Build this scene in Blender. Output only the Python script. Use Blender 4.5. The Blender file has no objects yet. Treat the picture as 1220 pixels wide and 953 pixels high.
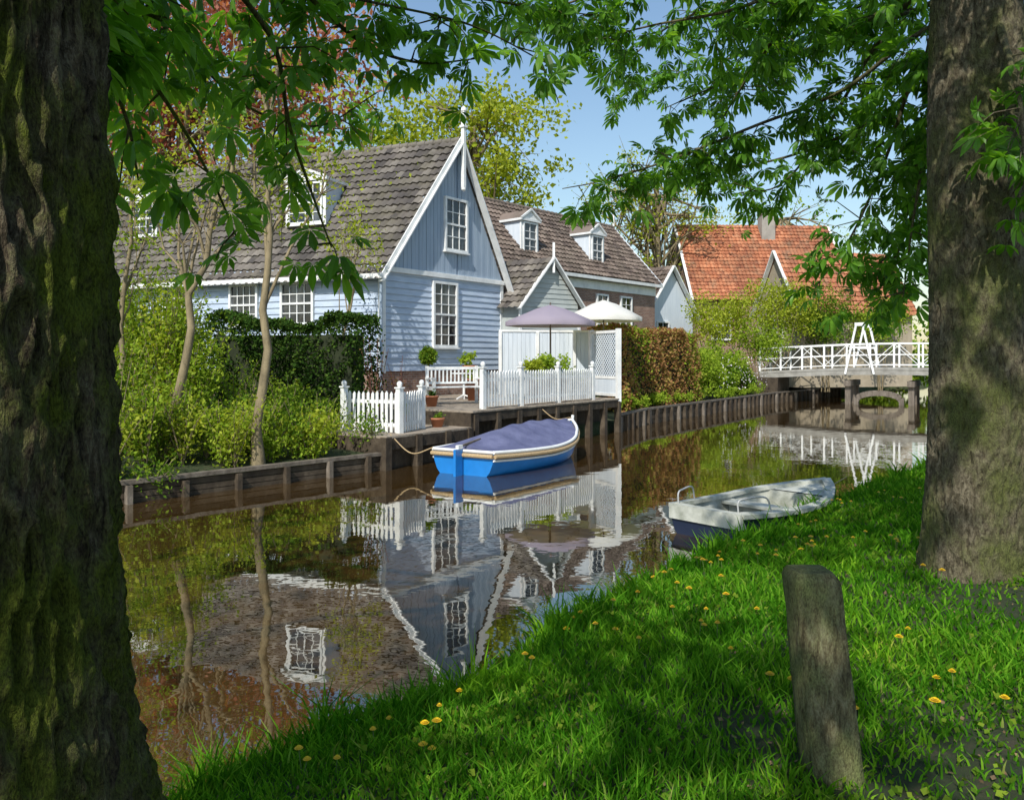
import bpy, math, random
import numpy as np
from mathutils import Vector, noise
rng=np.random.default_rng(7); random.seed(7)
F=950.0; CH=2.1; HY=428.0
def W(px,py,d): return np.array([(px-610)*d/F, d, CH-(py-HY)*d/F])
Z=np.array([0,0,1.0])
# ---------------------------------------------------------------- mesh builder
class MB:
    def __init__(s): s.v=[];s.f=[];s.uv=[];s.n=0
    def add(s,v,f,mat=0,smooth=False,uv=None):
        v=np.asarray(v,float).reshape(-1,3); f=np.asarray(f,np.int64)
        if f.ndim==1: f=f.reshape(1,-1)
        s.f.append((f+s.n,mat,smooth)); s.v.append(v)
        s.uv.append(np.zeros((len(v),2)) if uv is None else np.asarray(uv,float)); s.n+=len(v)
    def hexa(s,c,mat=0):
        s.add(c,[[0,3,2,1],[4,5,6,7],[0,1,5,4],[1,2,6,5],[2,3,7,6],[3,0,4,7]],mat)
    def box(s,fr,u0,u1,v0,v1,z0,z1,mat=0):
        o,eu,ev=fr
        P=lambda u,v,z:o+u*eu+v*ev+z*Z
        s.hexa([P(u0,v0,z0),P(u1,v0,z0),P(u1,v1,z0),P(u0,v1,z0),P(u0,v0,z1),P(u1,v0,z1),P(u1,v1,z1),P(u0,v1,z1)],mat)
    def beam(s,p,q,w,h,mat=0,up=(0,0,1)):
        p=np.array(p,float);q=np.array(q,float);d=q-p;d/=np.linalg.norm(d)
        a=np.cross(d,up)
        if np.linalg.norm(a)<1e-3:a=np.cross(d,(1,0,0))
        a/=np.linalg.norm(a);b=np.cross(a,d)
        a=a*w/2;b=b*h/2
        s.hexa([p-a-b,p+a-b,p+a+b,p-a+b,q-a-b,q+a-b,q+a+b,q-a+b],mat)
    def tube(s,pts,rad,n=8,mat=0,cap=True):
        pts=np.array(pts,float);m=len(pts)
        rad=np.broadcast_to(np.array(rad,float),(m,))
        t=np.gradient(pts,axis=0);t/=np.linalg.norm(t,axis=1)[:,None]+1e-9
        ref=np.array([0,0,1.]) if abs(t[0][2])<.9 else np.array([1.,0,0])
        V=[]
        for i in range(m):
            a=np.cross(t[i],ref);
            if np.linalg.norm(a)<1e-4:a=np.cross(t[i],(0,1,0))
            a/=np.linalg.norm(a);b=np.cross(t[i],a);ref=np.cross(a,t[i])
            an=np.arange(n)*2*np.pi/n
            V.append(pts[i]+rad[i]*(np.cos(an)[:,None]*a+np.sin(an)[:,None]*b))
        V=np.concatenate(V)
        i=np.arange(m-1)[:,None]*n;j=np.arange(n)[None];k=(j+1)%n
        f=np.stack([i+j,i+k,i+n+k,i+n+j],-1).reshape(-1,4)
        s.add(V,f,mat,True)
        if cap:
            s.add(V[:n],[list(range(n))[::-1]],mat); s.add(V[-n:],[list(range(n))],mat)
    def lathe(s,c,prof,n=16,mat=0,smooth=True):
        c=np.array(c,float);an=np.arange(n)*2*np.pi/n
        V=np.concatenate([c+np.stack([r*np.cos(an),r*np.sin(an),np.full(n,z)],-1) for r,z in prof])
        m=len(prof);i=np.arange(m-1)[:,None]*n;j=np.arange(n)[None];k=(j+1)%n
        s.add(V,np.stack([i+j,i+k,i+n+k,i+n+j],-1).reshape(-1,4),mat,smooth)
    def build(s,name,mats,parent=None,bevel=0):
        me=bpy.data.meshes.new(name)
        V=np.concatenate(s.v);UV=np.concatenate(s.uv)
        me.vertices.add(len(V));me.vertices.foreach_set('co',V.astype(np.float32).ravel())
        loops=np.concatenate([f.ravel() for f,_,_ in s.f])
        tot=np.concatenate([np.full(len(f),f.shape[1]) for f,_,_ in s.f])
        mi=np.concatenate([np.full(len(f),m) for f,m,_ in s.f]);sm=np.concatenate([np.full(len(f),b) for f,_,b in s.f])
        st=np.concatenate([[0],np.cumsum(tot)[:-1]])
        me.loops.add(len(loops));me.loops.foreach_set('vertex_index',loops.astype(np.int32))
        me.polygons.add(len(tot));me.polygons.foreach_set('loop_start',st.astype(np.int32))
        try: me.polygons.foreach_set('loop_total',tot.astype(np.int32))
        except Exception: pass
        me.polygons.foreach_set('material_index',mi.astype(np.int32));me.polygons.foreach_set('use_smooth',sm.astype(bool))
        uvl=me.uv_layers.new(name='UVMap')
        uvl.data.foreach_set('uv',UV[loops].astype(np.float32).ravel())
        me.update(calc_edges=True)
        for m in (mats if isinstance(mats,(list,tuple)) else [mats]): me.materials.append(m)
        ob=bpy.data.objects.new(name,me);bpy.context.scene.collection.objects.link(ob)
        if parent is not None: ob.parent=parent
        if bevel:
            b=ob.modifiers.new('b','BEVEL');b.width=bevel;b.segments=2;b.limit_method='ANGLE'
        return ob
def empty(name):
    e=bpy.data.objects.new(name,None);bpy.context.scene.collection.objects.link(e);return e
def frame(o,eu,ev=None,z=0):
    eu=np.array([eu[0],eu[1],0.]);eu/=np.linalg.norm(eu)
    if ev is None: ev=np.array([eu[1],-eu[0],0])
    return (np.array([o[0],o[1],z],float),eu,np.array([ev[0],ev[1],0.]))
# ---------------------------------------------------------------- materials
def ramp(nt,cols,fac):
    r=nt.nodes.new('ShaderNodeValToRGB');e=r.color_ramp.elements
    while len(e)<len(cols): e.new(.5)
    for i,(p,c) in enumerate(cols): e[i].position=p;e[i].color=(*c,1)
    nt.links.new(fac,r.inputs['Fac']);return r.outputs['Color']
def base(name):
    m=bpy.data.materials.new(name);m.use_nodes=True;nt=m.node_tree
    return m,nt,nt.nodes['Principled BSDF']
def noi(nt,scale,stretch=(1,1,1),detail=4,rough=.6,dist=0):
    tc=nt.nodes.new('ShaderNodeTexCoord');mp=nt.nodes.new('ShaderNodeMapping');mp.inputs['Scale'].default_value=stretch
    nt.links.new(tc.outputs['Object'],mp.inputs['Vector'])
    n=nt.nodes.new('ShaderNodeTexNoise');n.inputs['Scale'].default_value=scale;n.inputs['Detail'].default_value=detail
    n.inputs['Roughness'].default_value=rough;n.inputs['Distortion'].default_value=dist
    nt.links.new(mp.outputs['Vector'],n.inputs['Vector']);return n.outputs['Fac']
def bumpn(nt,b,h,strength,dist=.02):
    bn=nt.nodes.new('ShaderNodeBump');bn.inputs['Strength'].default_value=strength;bn.inputs['Distance'].default_value=dist
    nt.links.new(h,bn.inputs['Height']);nt.links.new(bn.outputs['Normal'],b.inputs['Normal']);return bn
def math_(nt,op,a,b=None):
    n=nt.nodes.new('ShaderNodeMath');n.operation=op
    for i,x in enumerate((a,b)):
        if x is None: continue
        if isinstance(x,(int,float)): n.inputs[i].default_value=x
        else: nt.links.new(x,n.inputs[i])
    return n.outputs[0]
def mixc(nt,fac,a,b,mode='MIX'):
    mx=nt.nodes.new('ShaderNodeMix');mx.data_type='RGBA';mx.blend_type=mode
    for i,x in ((0,fac),(6,a),(7,b)):
        if isinstance(x,(int,float)): mx.inputs[i].default_value=x
        elif isinstance(x,tuple): mx.inputs[i].default_value=(*x,1)
        else: nt.links.new(x,mx.inputs[i])
    return mx.outputs[2]
def mk(name,cols,scale=4,stretch=(1,1,1),rough=.8,bump=0,bscale=30,bst=(1,1,1),spec=.3,dist=0,bd=.02):
    m,nt,b=base(name)
    nt.links.new(ramp(nt,cols,noi(nt,scale,stretch,dist=dist)),b.inputs['Base Color'])
    b.inputs['Roughness'].default_value=rough;b.inputs['Specular IOR Level'].default_value=spec
    if bump: bumpn(nt,b,noi(nt,bscale,bst),bump,bd)
    return m
def leafmat(name,cols,trans=.35,rough=.5,gloss=0,patch=None):
    m,nt,b=base(name)
    g=nt.nodes.new('ShaderNodeNewGeometry')
    c=ramp(nt,cols,g.outputs['Random Per Island'])
    if patch: c=mixc(nt,1.0,c,ramp(nt,patch,noi(nt,1.1,detail=4,rough=.7)),'MULTIPLY')
    if gloss:
        nt.links.new(c,b.inputs['Base Color']);b.inputs['Roughness'].default_value=rough;b.inputs['Specular IOR Level'].default_value=gloss
        sh=b.outputs[0]
    else:
        d=nt.nodes.new('ShaderNodeBsdfDiffuse');nt.links.new(c,d.inputs['Color']);sh=d.outputs[0];nt.nodes.remove(b)
    t=nt.nodes.new('ShaderNodeBsdfTranslucent')
    nt.links.new(mixc(nt,1.0,c,(1.8,1.6,.6),'MULTIPLY'),t.inputs['Color'])
    ms=nt.nodes.new('ShaderNodeMixShader');ms.inputs[0].default_value=trans
    nt.links.new(sh,ms.inputs[1]);nt.links.new(t.outputs[0],ms.inputs[2])
    nt.links.new(ms.outputs[0],nt.nodes['Material Output'].inputs['Surface']);return m
def tilemat(name,cols,moss=(.12,.12,.06)):
    m,nt,b=base(name)
    uv=nt.nodes.new('ShaderNodeUVMap');fl=nt.nodes.new('ShaderNodeVectorMath');fl.operation='FLOOR'
    nt.links.new(uv.outputs[0],fl.inputs[0])
    wn=nt.nodes.new('ShaderNodeTexWhiteNoise');wn.noise_dimensions='2D';nt.links.new(fl.outputs[0],wn.inputs['Vector'])
    c=ramp(nt,cols,wn.outputs['Value'])
    n=noi(nt,1.3,detail=6,rough=.7)
    rr=ramp(nt,[(.48,(0,0,0)),(.72,(1,1,1))],n)
    c=mixc(nt,rr,c,moss)
    c=mixc(nt,1.0,c,ramp(nt,[(.3,(.7,.7,.7)),(.7,(1.15,1.15,1.15))],noi(nt,.45)),'MULTIPLY')
    nt.links.new(c,b.inputs['Base Color']);b.inputs['Roughness'].default_value=.8
    bumpn(nt,b,noi(nt,40),.3,.01);return m
def brickmat(name,c1,c2,mort=(.35,.32,.28)):
    m,nt,b=base(name)
    tc=nt.nodes.new('ShaderNodeUVMap')
    br=nt.nodes.new('ShaderNodeTexBrick');br.inputs['Scale'].default_value=1
    br.inputs['Brick Width'].default_value=.22;br.inputs['Row Height'].default_value=.07;br.inputs['Mortar Size'].default_value=.008
    br.inputs['Color1'].default_value=(*c1,1);br.inputs['Color2'].default_value=(*c2,1);br.inputs['Mortar'].default_value=(*mort,1)
    nt.links.new(tc.outputs[0],br.inputs['Vector'])
    nt.links.new(mixc(nt,.8,br.outputs['Color'],ramp(nt,[(.3,(.6,.6,.6)),(.7,(1.1,1.1,1.1))],noi(nt,2)),'MULTIPLY'),b.inputs['Base Color']);b.inputs['Roughness'].default_value=.9
    return m
WHITE=mk('white_paint',[(.3,(.62,.63,.62)),(.6,(.8,.8,.78))],3,rough=.45,bump=.1)
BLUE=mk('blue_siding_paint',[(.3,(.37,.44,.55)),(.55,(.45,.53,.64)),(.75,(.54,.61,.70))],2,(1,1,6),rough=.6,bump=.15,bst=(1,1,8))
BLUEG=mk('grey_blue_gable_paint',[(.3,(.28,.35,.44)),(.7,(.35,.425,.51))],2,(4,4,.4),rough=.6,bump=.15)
GREYS=mk('grey_green_siding',[(.3,(.34,.37,.36)),(.7,(.44,.47,.45))],2,rough=.6)
PALEB=mk('pale_blue_boards',[(.3,(.52,.58,.64)),(.7,(.64,.69,.74))],2,(4,4,.5),rough=.6)
def glassmat():
    m,nt,b=base('window_glass')
    nt.links.new(ramp(nt,[(.45,(.012,.015,.02)),(.62,(.10,.105,.11))],noi(nt,1.6,(1,1,.6))),b.inputs['Base Color'])
    b.inputs['Roughness'].default_value=.04;b.inputs['Specular IOR Level'].default_value=.7
    bumpn(nt,b,noi(nt,3,detail=1),.4,.01)
    return m
GLASS=glassmat()
TILE1=tilemat('weathered_roof_tile',[(0,(.055,.047,.042)),(.35,(.10,.085,.075)),(.7,(.15,.13,.11)),(1,(.22,.195,.165))],(.12,.105,.07))
TILE2=tilemat('brown_roof_tile',[(0,(.07,.05,.04)),(.4,(.13,.095,.075)),(1,(.22,.17,.135))],(.12,.095,.07))
TILE3=tilemat('orange_roof_tile',[(0,(.26,.085,.04)),(.5,(.38,.135,.06)),(1,(.47,.20,.10))],(.20,.12,.07))
BRICK=brickmat('brick_brown',(.24,.11,.07),(.34,.19,.13))
WOODG=mk('weathered_wood',[(.3,(.08,.065,.05)),(.55,(.15,.125,.10)),(.75,(.25,.215,.175))],6,(1,1,.3),bump=.4,bscale=25)
DECKW=mk('deck_planks',[(.3,(.2,.16,.12)),(.7,(.38,.32,.25))],3,bump=.3)
WOODD=mk('dark_wet_timber',[(.3,(.028,.02,.014)),(.55,(.06,.045,.03)),(.75,(.11,.085,.06))],5,(1,1,.6),bump=.5,bscale=14)
def barkmat(name,c,moss,m0,m1,vs=.16,sc=22,bs=.9,bd=.04):
    m,nt,b=base(name)
    h1=noi(nt,sc,(1,1,vs),5,.65,.8);h2=noi(nt,sc*4.5,(1,1,.45),3,.7)
    h=math_(nt,'ADD',math_(nt,'MULTIPLY',h1,.68),math_(nt,'MULTIPLY',h2,.32))
    col=ramp(nt,[(.38,c[0]),(.5,c[1]),(.62,c[2])],h)
    mn=math_(nt,'ADD',math_(nt,'MULTIPLY',noi(nt,2.6,(1,1,.7),6,.65),.7),math_(nt,'MULTIPLY',h,.3))
    mm=ramp(nt,[(m0,(0,0,0)),(m1,(1,1,1))],mn)
    g=ramp(nt,[(.35,tuple(x*.35 for x in moss)),(.6,moss)],h2)
    nt.links.new(mixc(nt,mm,col,g),b.inputs['Base Color']);b.inputs['Roughness'].default_value=.95;b.inputs['Specular IOR Level'].default_value=.15
    bumpn(nt,b,h,bs,bd);return m
BARK1=barkmat('mossy_bark',((.02,.015,.009),(.09,.07,.045),(.21,.175,.12)),(.11,.135,.016),.42,.54,.22,34,1,.05)
BARK2=barkmat('grey_bark',((.04,.033,.02),(.125,.105,.07),(.25,.215,.15)),(.14,.155,.05),.46,.60,.45,34,1,.035)
BARK3=mk('young_bark',[(.3,(.12,.095,.055)),(.7,(.30,.24,.14))],8,(1,1,.3),bump=.4)
CHL=leafmat('chestnut_leaf',[(0,(.05,.13,.012)),(.5,(.09,.24,.02)),(1,(.17,.36,.035))],.55,.4,.35)
YG=leafmat('spring_leaf',[(0,(.19,.25,.02)),(.5,(.30,.37,.035)),(1,(.42,.46,.07))],.42)
MG=leafmat('shrub_leaf',[(0,(.05,.11,.012)),(.5,(.11,.20,.02)),(1,(.24,.33,.035))],.35)
LG=leafmat('light_shrub_leaf',[(0,(.13,.22,.02)),(.5,(.23,.34,.03)),(1,(.36,.45,.06))],.4)
DG=leafmat('hedge_leaf',[(0,(.02,.045,.01)),(.6,(.04,.09,.015)),(1,(.10,.16,.03))],.2)
BEECH=leafmat('beech_hedge_leaf',[(0,(.22,.10,.045)),(.5,(.36,.20,.09)),(.8,(.34,.26,.08)),(1,(.25,.3,.05))],.3)
REDL=leafmat('copper_leaf',[(0,(.24,.08,.06)),(.5,(.38,.14,.11)),(1,(.48,.24,.17))],.4)
GRL=leafmat('grass_blade',[(0,(.035,.13,.008)),(.5,(.085,.25,.014)),(.95,(.19,.40,.03)),(1,(.3,.34,.09))],.45,.5,0,[(.35,(.6,.76,.6)),(.52,(1,1,1)),(.68,(1.6,1.3,1.0))])
def groundmat():
    m,nt,b=base('grass_soil')
    n=noi(nt,6,detail=8,rough=.75)
    nt.links.new(ramp(nt,[(.38,(.03,.055,.012)),(.52,(.05,.07,.02)),(.66,(.11,.085,.05))],n),b.inputs['Base Color'])
    b.inputs['Roughness'].default_value=1;bumpn(nt,b,noi(nt,30,detail=8,rough=.8),1,.06);return m
GROUND=groundmat()
def watermat():
    m,nt,b=base('canal_water');nt.nodes.remove(b)
    d=nt.nodes.new('ShaderNodeBsdfDiffuse');nt.links.new(ramp(nt,[(.3,(.045,.024,.007)),(.7,(.072,.039,.011))],noi(nt,.5)),d.inputs['Color'])
    g=nt.nodes.new('ShaderNodeBsdfGlossy');g.inputs['Roughness'].default_value=.015;g.inputs['Color'].default_value=(.86,.86,.83,1)
    fr=nt.nodes.new('ShaderNodeFresnel');fr.inputs['IOR'].default_value=1.36
    fac=math_(nt,'POWER',fr.outputs[0],.46)
    bn=nt.nodes.new('ShaderNodeBump');bn.inputs['Strength'].default_value=1;bn.inputs['Distance'].default_value=.0022
    nt.links.new(noi(nt,2.2,(1,1,1),3,.5),bn.inputs['Height'])
    nt.links.new(bn.outputs[0],g.inputs['Normal'])
    ms=nt.nodes.new('ShaderNodeMixShader');nt.links.new(fac,ms.inputs[0]);nt.links.new(d.outputs[0],ms.inputs[1]);nt.links.new(g.outputs[0],ms.inputs[2])
    nt.links.new(ms.outputs[0],nt.nodes['Material Output'].inputs['Surface']);return m
WATER=watermat()
def flat(name,c,rough=.6,spec=.4,bump=.1):
    return mk(name,[(.3,tuple(x*.82 for x in c)),(.7,c)],5,rough=rough,spec=spec,bump=bump)
# ---------------------------------------------------------------- terrain
Lp=np.array([(-60,-48),(-14,2.2),(-5.6,11.6),(-2.46,15.1),(3.0,22.9),(4.4,25.9),(12.7,38.4),(19,46),(80,118)],float)
Rp=np.array([(-50,-50),(-6,-1.6),(-2.1,2.85),(-1.1,4.04),(-.11,5.2),(1.44,7.5),(2.66,8.8),(4.2,10.8),(7.9,15.0),(14,24.5),(19.5,33),(26,40),(90,112)],float)
def sdist(P,poly):
    best=np.full(len(P),1e9);sg=np.ones(len(P))
    for a,b in zip(poly[:-1],poly[1:]):
        d=b-a;L2=d@d;t=np.clip(((P-a)@d)/L2,0,1);q=a+t[:,None]*d;r=P-q
        di=np.hypot(r[:,0],r[:,1]);cr=d[0]*(P[:,1]-a[1])-d[1]*(P[:,0]-a[0])
        k=di<best;best[k]=di[k];sg[k]=np.sign(cr[k])
    return best*sg
def gz(P):
    P=np.asarray(P,float).reshape(-1,2)
    sR=-sdist(P,Rp)+.06*np.sin(P[:,0]*2.3+P[:,1]*1.1)+.04*np.sin(P[:,0]*5.1);sL=sdist(P,Lp)
    zr=np.interp(sR,[-1.2,-.3,0,.5,1.6,4,400],[-1,-.4,.1,.27,.48,.55,.9])
    zl=np.interp(sL,[0,.3,2.5,5,400],[-1,.29,.45,.95,1.0])
    z=np.maximum(zr,zl)
    return z+.035*np.sin(P[:,0]*1.7+P[:,1]*.9)*np.sin(P[:,1]*1.3-P[:,0]*.6)*(z>.2)
def axis(a,b,s,far):
    m=np.arange(a,b+s,s);g=[1];
    while g[-1]<far: g.append(g[-1]*1.5)
    g=np.array(g);return np.concatenate([(a-g)[::-1],m,b+g])
xs=axis(-16,26,.22,500);ys=axis(-6,48,.22,600)
X,Y=np.meshgrid(xs,ys);P=np.stack([X.ravel(),Y.ravel()],-1)
V=np.column_stack([P,gz(P)]);nx=len(xs);i=np.arange(len(ys)-1)[:,None]*nx;j=np.arange(nx-1)[None]
g=MB();g.add(V,np.stack([i+j,i+j+1,i+j+nx+1,i+j+nx],-1).reshape(-1,4),0,True);g.build('ground',GROUND)
w=MB();w.add([(-120,-90,0),(160,-90,0),(160,200,0),(-120,200,0)],[[0,1,2,3]]);w.build('canal_water',WATER)
# ---------------------------------------------------------------- foliage helpers
def leafquads(P,L,Wd,flatb=0.0):
    n=len(P);a=rng.normal(size=(n,3));a[:,2]-=.3;a/=np.linalg.norm(a,axis=1)[:,None]
    c=rng.normal(size=(n,3));c[:,2]+=flatb;b=np.cross(a,c);b/=np.linalg.norm(b,axis=1)[:,None]+1e-9
    s=rng.uniform(.6,1.35,n)[:,None];a=a*L*s;b=b*Wd*s*.5
    V=np.stack([P,P+a*.45+b,P+a,P+a*.45-b],1).reshape(-1,3)
    return V,np.arange(4*n).reshape(-1,4)
def blob(mb,c,r,n,L,mat=0,sub=9,spread=.38):
    c=np.array(c,float);r=np.array(r,float)*np.ones(3)
    d=rng.normal(size=(sub,3));d/=np.linalg.norm(d,axis=1)[:,None];cc=c+d*r*rng.uniform(.25,.85,(sub,1))
    k=rng.integers(0,sub,n);q=rng.normal(size=(n,3));q/=np.linalg.norm(q,axis=1)[:,None]
    P=cc[k]+q*r*spread*rng.uniform(.5,1.15,(n,1))
    V,f=leafquads(P,L,L*.6,.6);mb.add(V,f,mat)
def tree(name,basep,top,cc,cr,ncl,nl,L,leaf,bark,tr,clr=.16,limbs=16,wob=.15):
    mb=MB();basep=np.array(basep,float);top=np.array(top,float);cc=np.array(cc,float);cr=np.array(cr,float)
    T=np.linspace(0,1,12)[:,None];pts=basep*(1-T)+top*T
    pts[1:-1]+=rng.normal(size=(10,3))*wob*np.array([1,1,.2])*.4
    mb.tube(pts,np.interp(T[:,0],[0,.06,1],[tr*1.5,tr,tr*.3]),10,0)
    d=rng.normal(size=(ncl,3));d/=np.linalg.norm(d,axis=1)[:,None]
    C=cc+d*cr*(rng.uniform(.12,1,(ncl,1))**.55)
    for q in range(min(limbs,ncl)):
        k=rng.integers(4,12);s=pts[k];e=C[q];m=(s+e)/2+np.array([0,0,.08])*np.linalg.norm(e-s)+rng.normal(size=3)*.06*np.linalg.norm(e-s)
        r0=tr*.38
        mb.tube([s,(s+m)/2+rng.normal(size=3)*.03*np.linalg.norm(e-s),m,(m+e)/2,e],[r0,r0*.8,r0*.55,r0*.35,r0*.12],6,0)
        for _ in range(4):
            e2=m+(e-m)*rng.uniform(0,1)+rng.normal(size=3)*cr*.22
            mb.tube([m,(m+e2)/2+rng.normal(size=3)*.04,e2],[r0*.35,r0*.2,r0*.06],4,0,False)
    n=ncl*nl;k=rng.integers(0,ncl,n);q=rng.normal(size=(n,3))
    sz=rng.uniform(.6,1.4,ncl)[k][:,None]
    P=C[k]+q*cr.mean()*clr*sz*np.array([1.1,1.1,.7])
    V,f=leafquads(P,L,L*.62,.7);mb.add(V,f,1)
    return mb.build(name,[bark,leaf])
def palm_template():
    V=[];Fq=[];Ft=[]
    for a,l in zip(np.radians([-112,-72,-36,0,36,72,112]),[.5,.78,.95,1,.95,.78,.5]):
        dx,dy=np.sin(a),np.cos(a);px,py=dy,-dx;n0=len(V)
        dr=lambda t:-.55*(t*l)**2
        for t in (0.05,.38,.72,1.0): V.append((dx*t*l,dy*t*l,dr(t)))
        for sgn in (-1,1):
            for t,wd in ((.38,.11),(.72,.185)): V.append((dx*t*l+px*wd*l*sgn,dy*t*l+py*wd*l*sgn,dr(t)+.05))
        Ft+=[(n0,n0+1,n0+4),(n0+5,n0+2,n0+3),(n0,n0+6,n0+1),(n0+7,n0+3,n0+2)]
        Fq+=[(n0+4,n0+1,n0+2,n0+5),(n0+1,n0+6,n0+7,n0+2)]
    return np.array(V),np.array(Ft),np.array(Fq)
PT,PFt,PFq=palm_template()
def palms(mb,C,scale,mat=1,tilt=.5,heading=None):
    n=len(C)
    if n==0:return
    up=rng.normal(size=(n,3))*tilt;up[:,2]+=1;up/=np.linalg.norm(up,axis=1)[:,None]
    h=rng.normal(size=(n,3)) if heading is None else heading+rng.normal(size=(n,3))*.4
    y=h-up*(h*up).sum(1)[:,None];y/=np.linalg.norm(y,axis=1)[:,None];x=np.cross(y,up)
    s=scale*rng.uniform(.65,1.2,n)
    V=C[:,None,:]+s[:,None,None]*(PT[None,:,0:1]*x[:,None]+PT[None,:,1:2]*y[:,None]+PT[None,:,2:3]*up[:,None]*rng.uniform(.6,1.8,n)[:,None,None])
    o=np.arange(n)[:,None,None]*len(PT)
    V=V.reshape(-1,3)
    n0=mb.n
    mb.add(V,(PFt[None]+o).reshape(-1,3),mat)
    mb.f.append(((PFq[None]+o).reshape(-1,4)+n0,mat,False))
def spline(P,n):
    P=np.array(P,float);P=np.vstack([2*P[0]-P[1],P,2*P[-1]-P[-2]]);out=[]
    for i in range(1,len(P)-2):
        for t in np.linspace(0,1,n,endpoint=False):
            a,b,c,d=P[i-1:i+3];out.append(.5*((2*b)+(c-a)*t+(2*a-5*b+4*c-d)*t*t+(3*b-a-3*c+d)*t**3))
    out.append(P[-2]);return np.array(out)
def branch(mb,ctrl,r0,r1,tw,nl,ls,tl=(.25,.6),start=.25):
    pts=spline(ctrl,8);m=len(pts);mb.tube(pts,np.linspace(r0,r1,m),7,0)
    seg=np.linalg.norm(np.diff(pts,axis=0),axis=1);cum=np.concatenate([[0],np.cumsum(seg)]);Lt=cum[-1]
    for k in range(int(Lt*tw*(1-start))):
        s=rng.uniform(start,1)*Lt;p=np.array([np.interp(s,cum,pts[:,q]) for q in range(3)])
        d=rng.normal(size=3);d[2]=d[2]*.5-.25;d/=np.linalg.norm(d);l=rng.uniform(*tl)
        q=p+d*l*.5;e=q+(d*.5+np.array([0,0,-.3]))*l*.6
        mb.tube([p,q,e],[.006,.004,.003],4,0,False)
        t=rng.uniform(.35,1.05,nl)[:,None];C=p+(e-p)*t+rng.normal(size=(nl,3))*.07;C[:,2]-=.02
        hd=(C-p);hd/=np.linalg.norm(hd,axis=1)[:,None]+1e-6;hd[:,2]-=.3
        palms(mb,C,ls,1,.5,hd)
def trunk(mb,c,prof,disp,lean=(0,0),na=200,nz=260,vs=2.6,k=16,mat=0):
    zs=np.linspace(prof[0][0],prof[-1][0],nz);R=np.interp(zs,[p[0] for p in prof],[p[1] for p in prof])
    an=np.arange(na)*2*np.pi/na;V=np.zeros((nz,na,3))
    for i,z in enumerate(zs):
        for j,a in enumerate(an):
            ca,sa=math.cos(a),math.sin(a);kk=R[i]*k
            n1=noise.noise((ca*kk+3,sa*kk,z*vs));n2=noise.noise((ca*kk*2.3,sa*kk*2.3+5,z*vs*3))
            big=noise.noise((ca*1.2,sa*1.2,z*.7))
            r=R[i]*(1+.10*big)+disp*(-abs(n1)*2.2+.5*n2+.4)
            V[i,j]=(c[0]+r*ca+lean[0]*(z-prof[0][0]),c[1]+r*sa+lean[1]*(z-prof[0][0]),z)
    i=np.arange(nz-1)[:,None]*na;j=np.arange(na)[None];kq=(j+1)%na
    mb.add(V.reshape(-1,3),np.stack([i+j,i+kq,i+na+kq,i+na+j],-1).reshape(-1,4),mat,True)
def crown(mb,cc,cr,ncl,nl,ls,attach,r0):
    cc=np.array(cc,float);cr=np.array(cr,float);C=[]
    while len(C)<ncl:
        d=rng.normal(size=3);d/=np.linalg.norm(d);p=cc+d*cr*rng.uniform(.1,1)**.5
        if p[2]>2.75+.5*max(p[1],0) and p[2]>3.9: C.append(p)
    C=np.array(C);attach=np.array(attach,float)
    for q in range(min(22,ncl)):
        e=C[q];s=attach[rng.integers(0,len(attach))];m=(s+e)/2+rng.normal(size=3)*.2+np.array([0,0,.3])
        if s[2]<2.75+.5*max(s[1],0) : s=attach[-1]
        m[2]=max(m[2],2.9+.5*max(m[1],0))
        mb.tube([s,m,e],[r0,r0*.6,r0*.15],6,0)
    n=ncl*nl;k=rng.integers(0,ncl,n)
    P=C[k]+rng.normal(size=(n,3))*np.array([.34,.34,.2]);palms(mb,P,ls,1,.45)
# left chestnut
t=MB();lc=(-1.53,2.2)
trunk(t,lc,[(.2,.74),(.5,.60),(.9,.48),(1.5,.405),(2.2,.365),(3.2,.34),(5,.30),(7.5,.2)],.04,na=260,nz=420,vs=5,k=22)
B=[[(-30,-250,2.3),(150,-80,3.0),(300,-30,3.8),(430,0,4.2),(560,30,4.8),(650,75,5.2)],
   [(-20,-150,2.25),(110,20,2.9),(190,110,3.4),(250,210,3.6),(285,290,3.7)],
   [(250,-50,3.4),(325,50,3.8),(345,150,3.9),(375,240,4.0),(395,295,4.0)],
   [(350,-20,3.9),(430,50,4.2),(500,75,4.5),(570,70,4.8)],
   [(0,-60,2.4),(110,60,2.9),(150,140,3.1),(165,215,3.2)],
   [(-20,-120,2.3),(90,-20,2.9),(200,30,3.5),(230,80,4.0)],
   [(100,-40,3.0),(220,60,4.2),(300,130,4.8),(380,150,5.2),(450,110,5.4)],
   [(250,-60,3.6),(400,-30,4.4),(520,-10,5.2),(640,10,6.0),(720,20,6.4)]]
for b in B: branch(t,[W(*p) for p in b],.014,.004,8.5,4,.13,(.12,.38),.15)
crown(t,(-2.2,.6,7.2),(4.8,5.2,2.8),58,24,.2,[(-1.47,2.2,5),(-1.47,2.2,6),(-1.47,2.2,7)],.07)
t.build('chestnut_tree',[BARK1,CHL])
t=MB();rc=(3.43,5.9)
trunk(t,rc,[(.25,.46),(.5,.385),(.8,.35),(1.3,.335),(2.5,.32),(4.5,.31),(6,.27),(8.5,.15)],.018,vs=9,k=30,na=220,nz=420)
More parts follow.
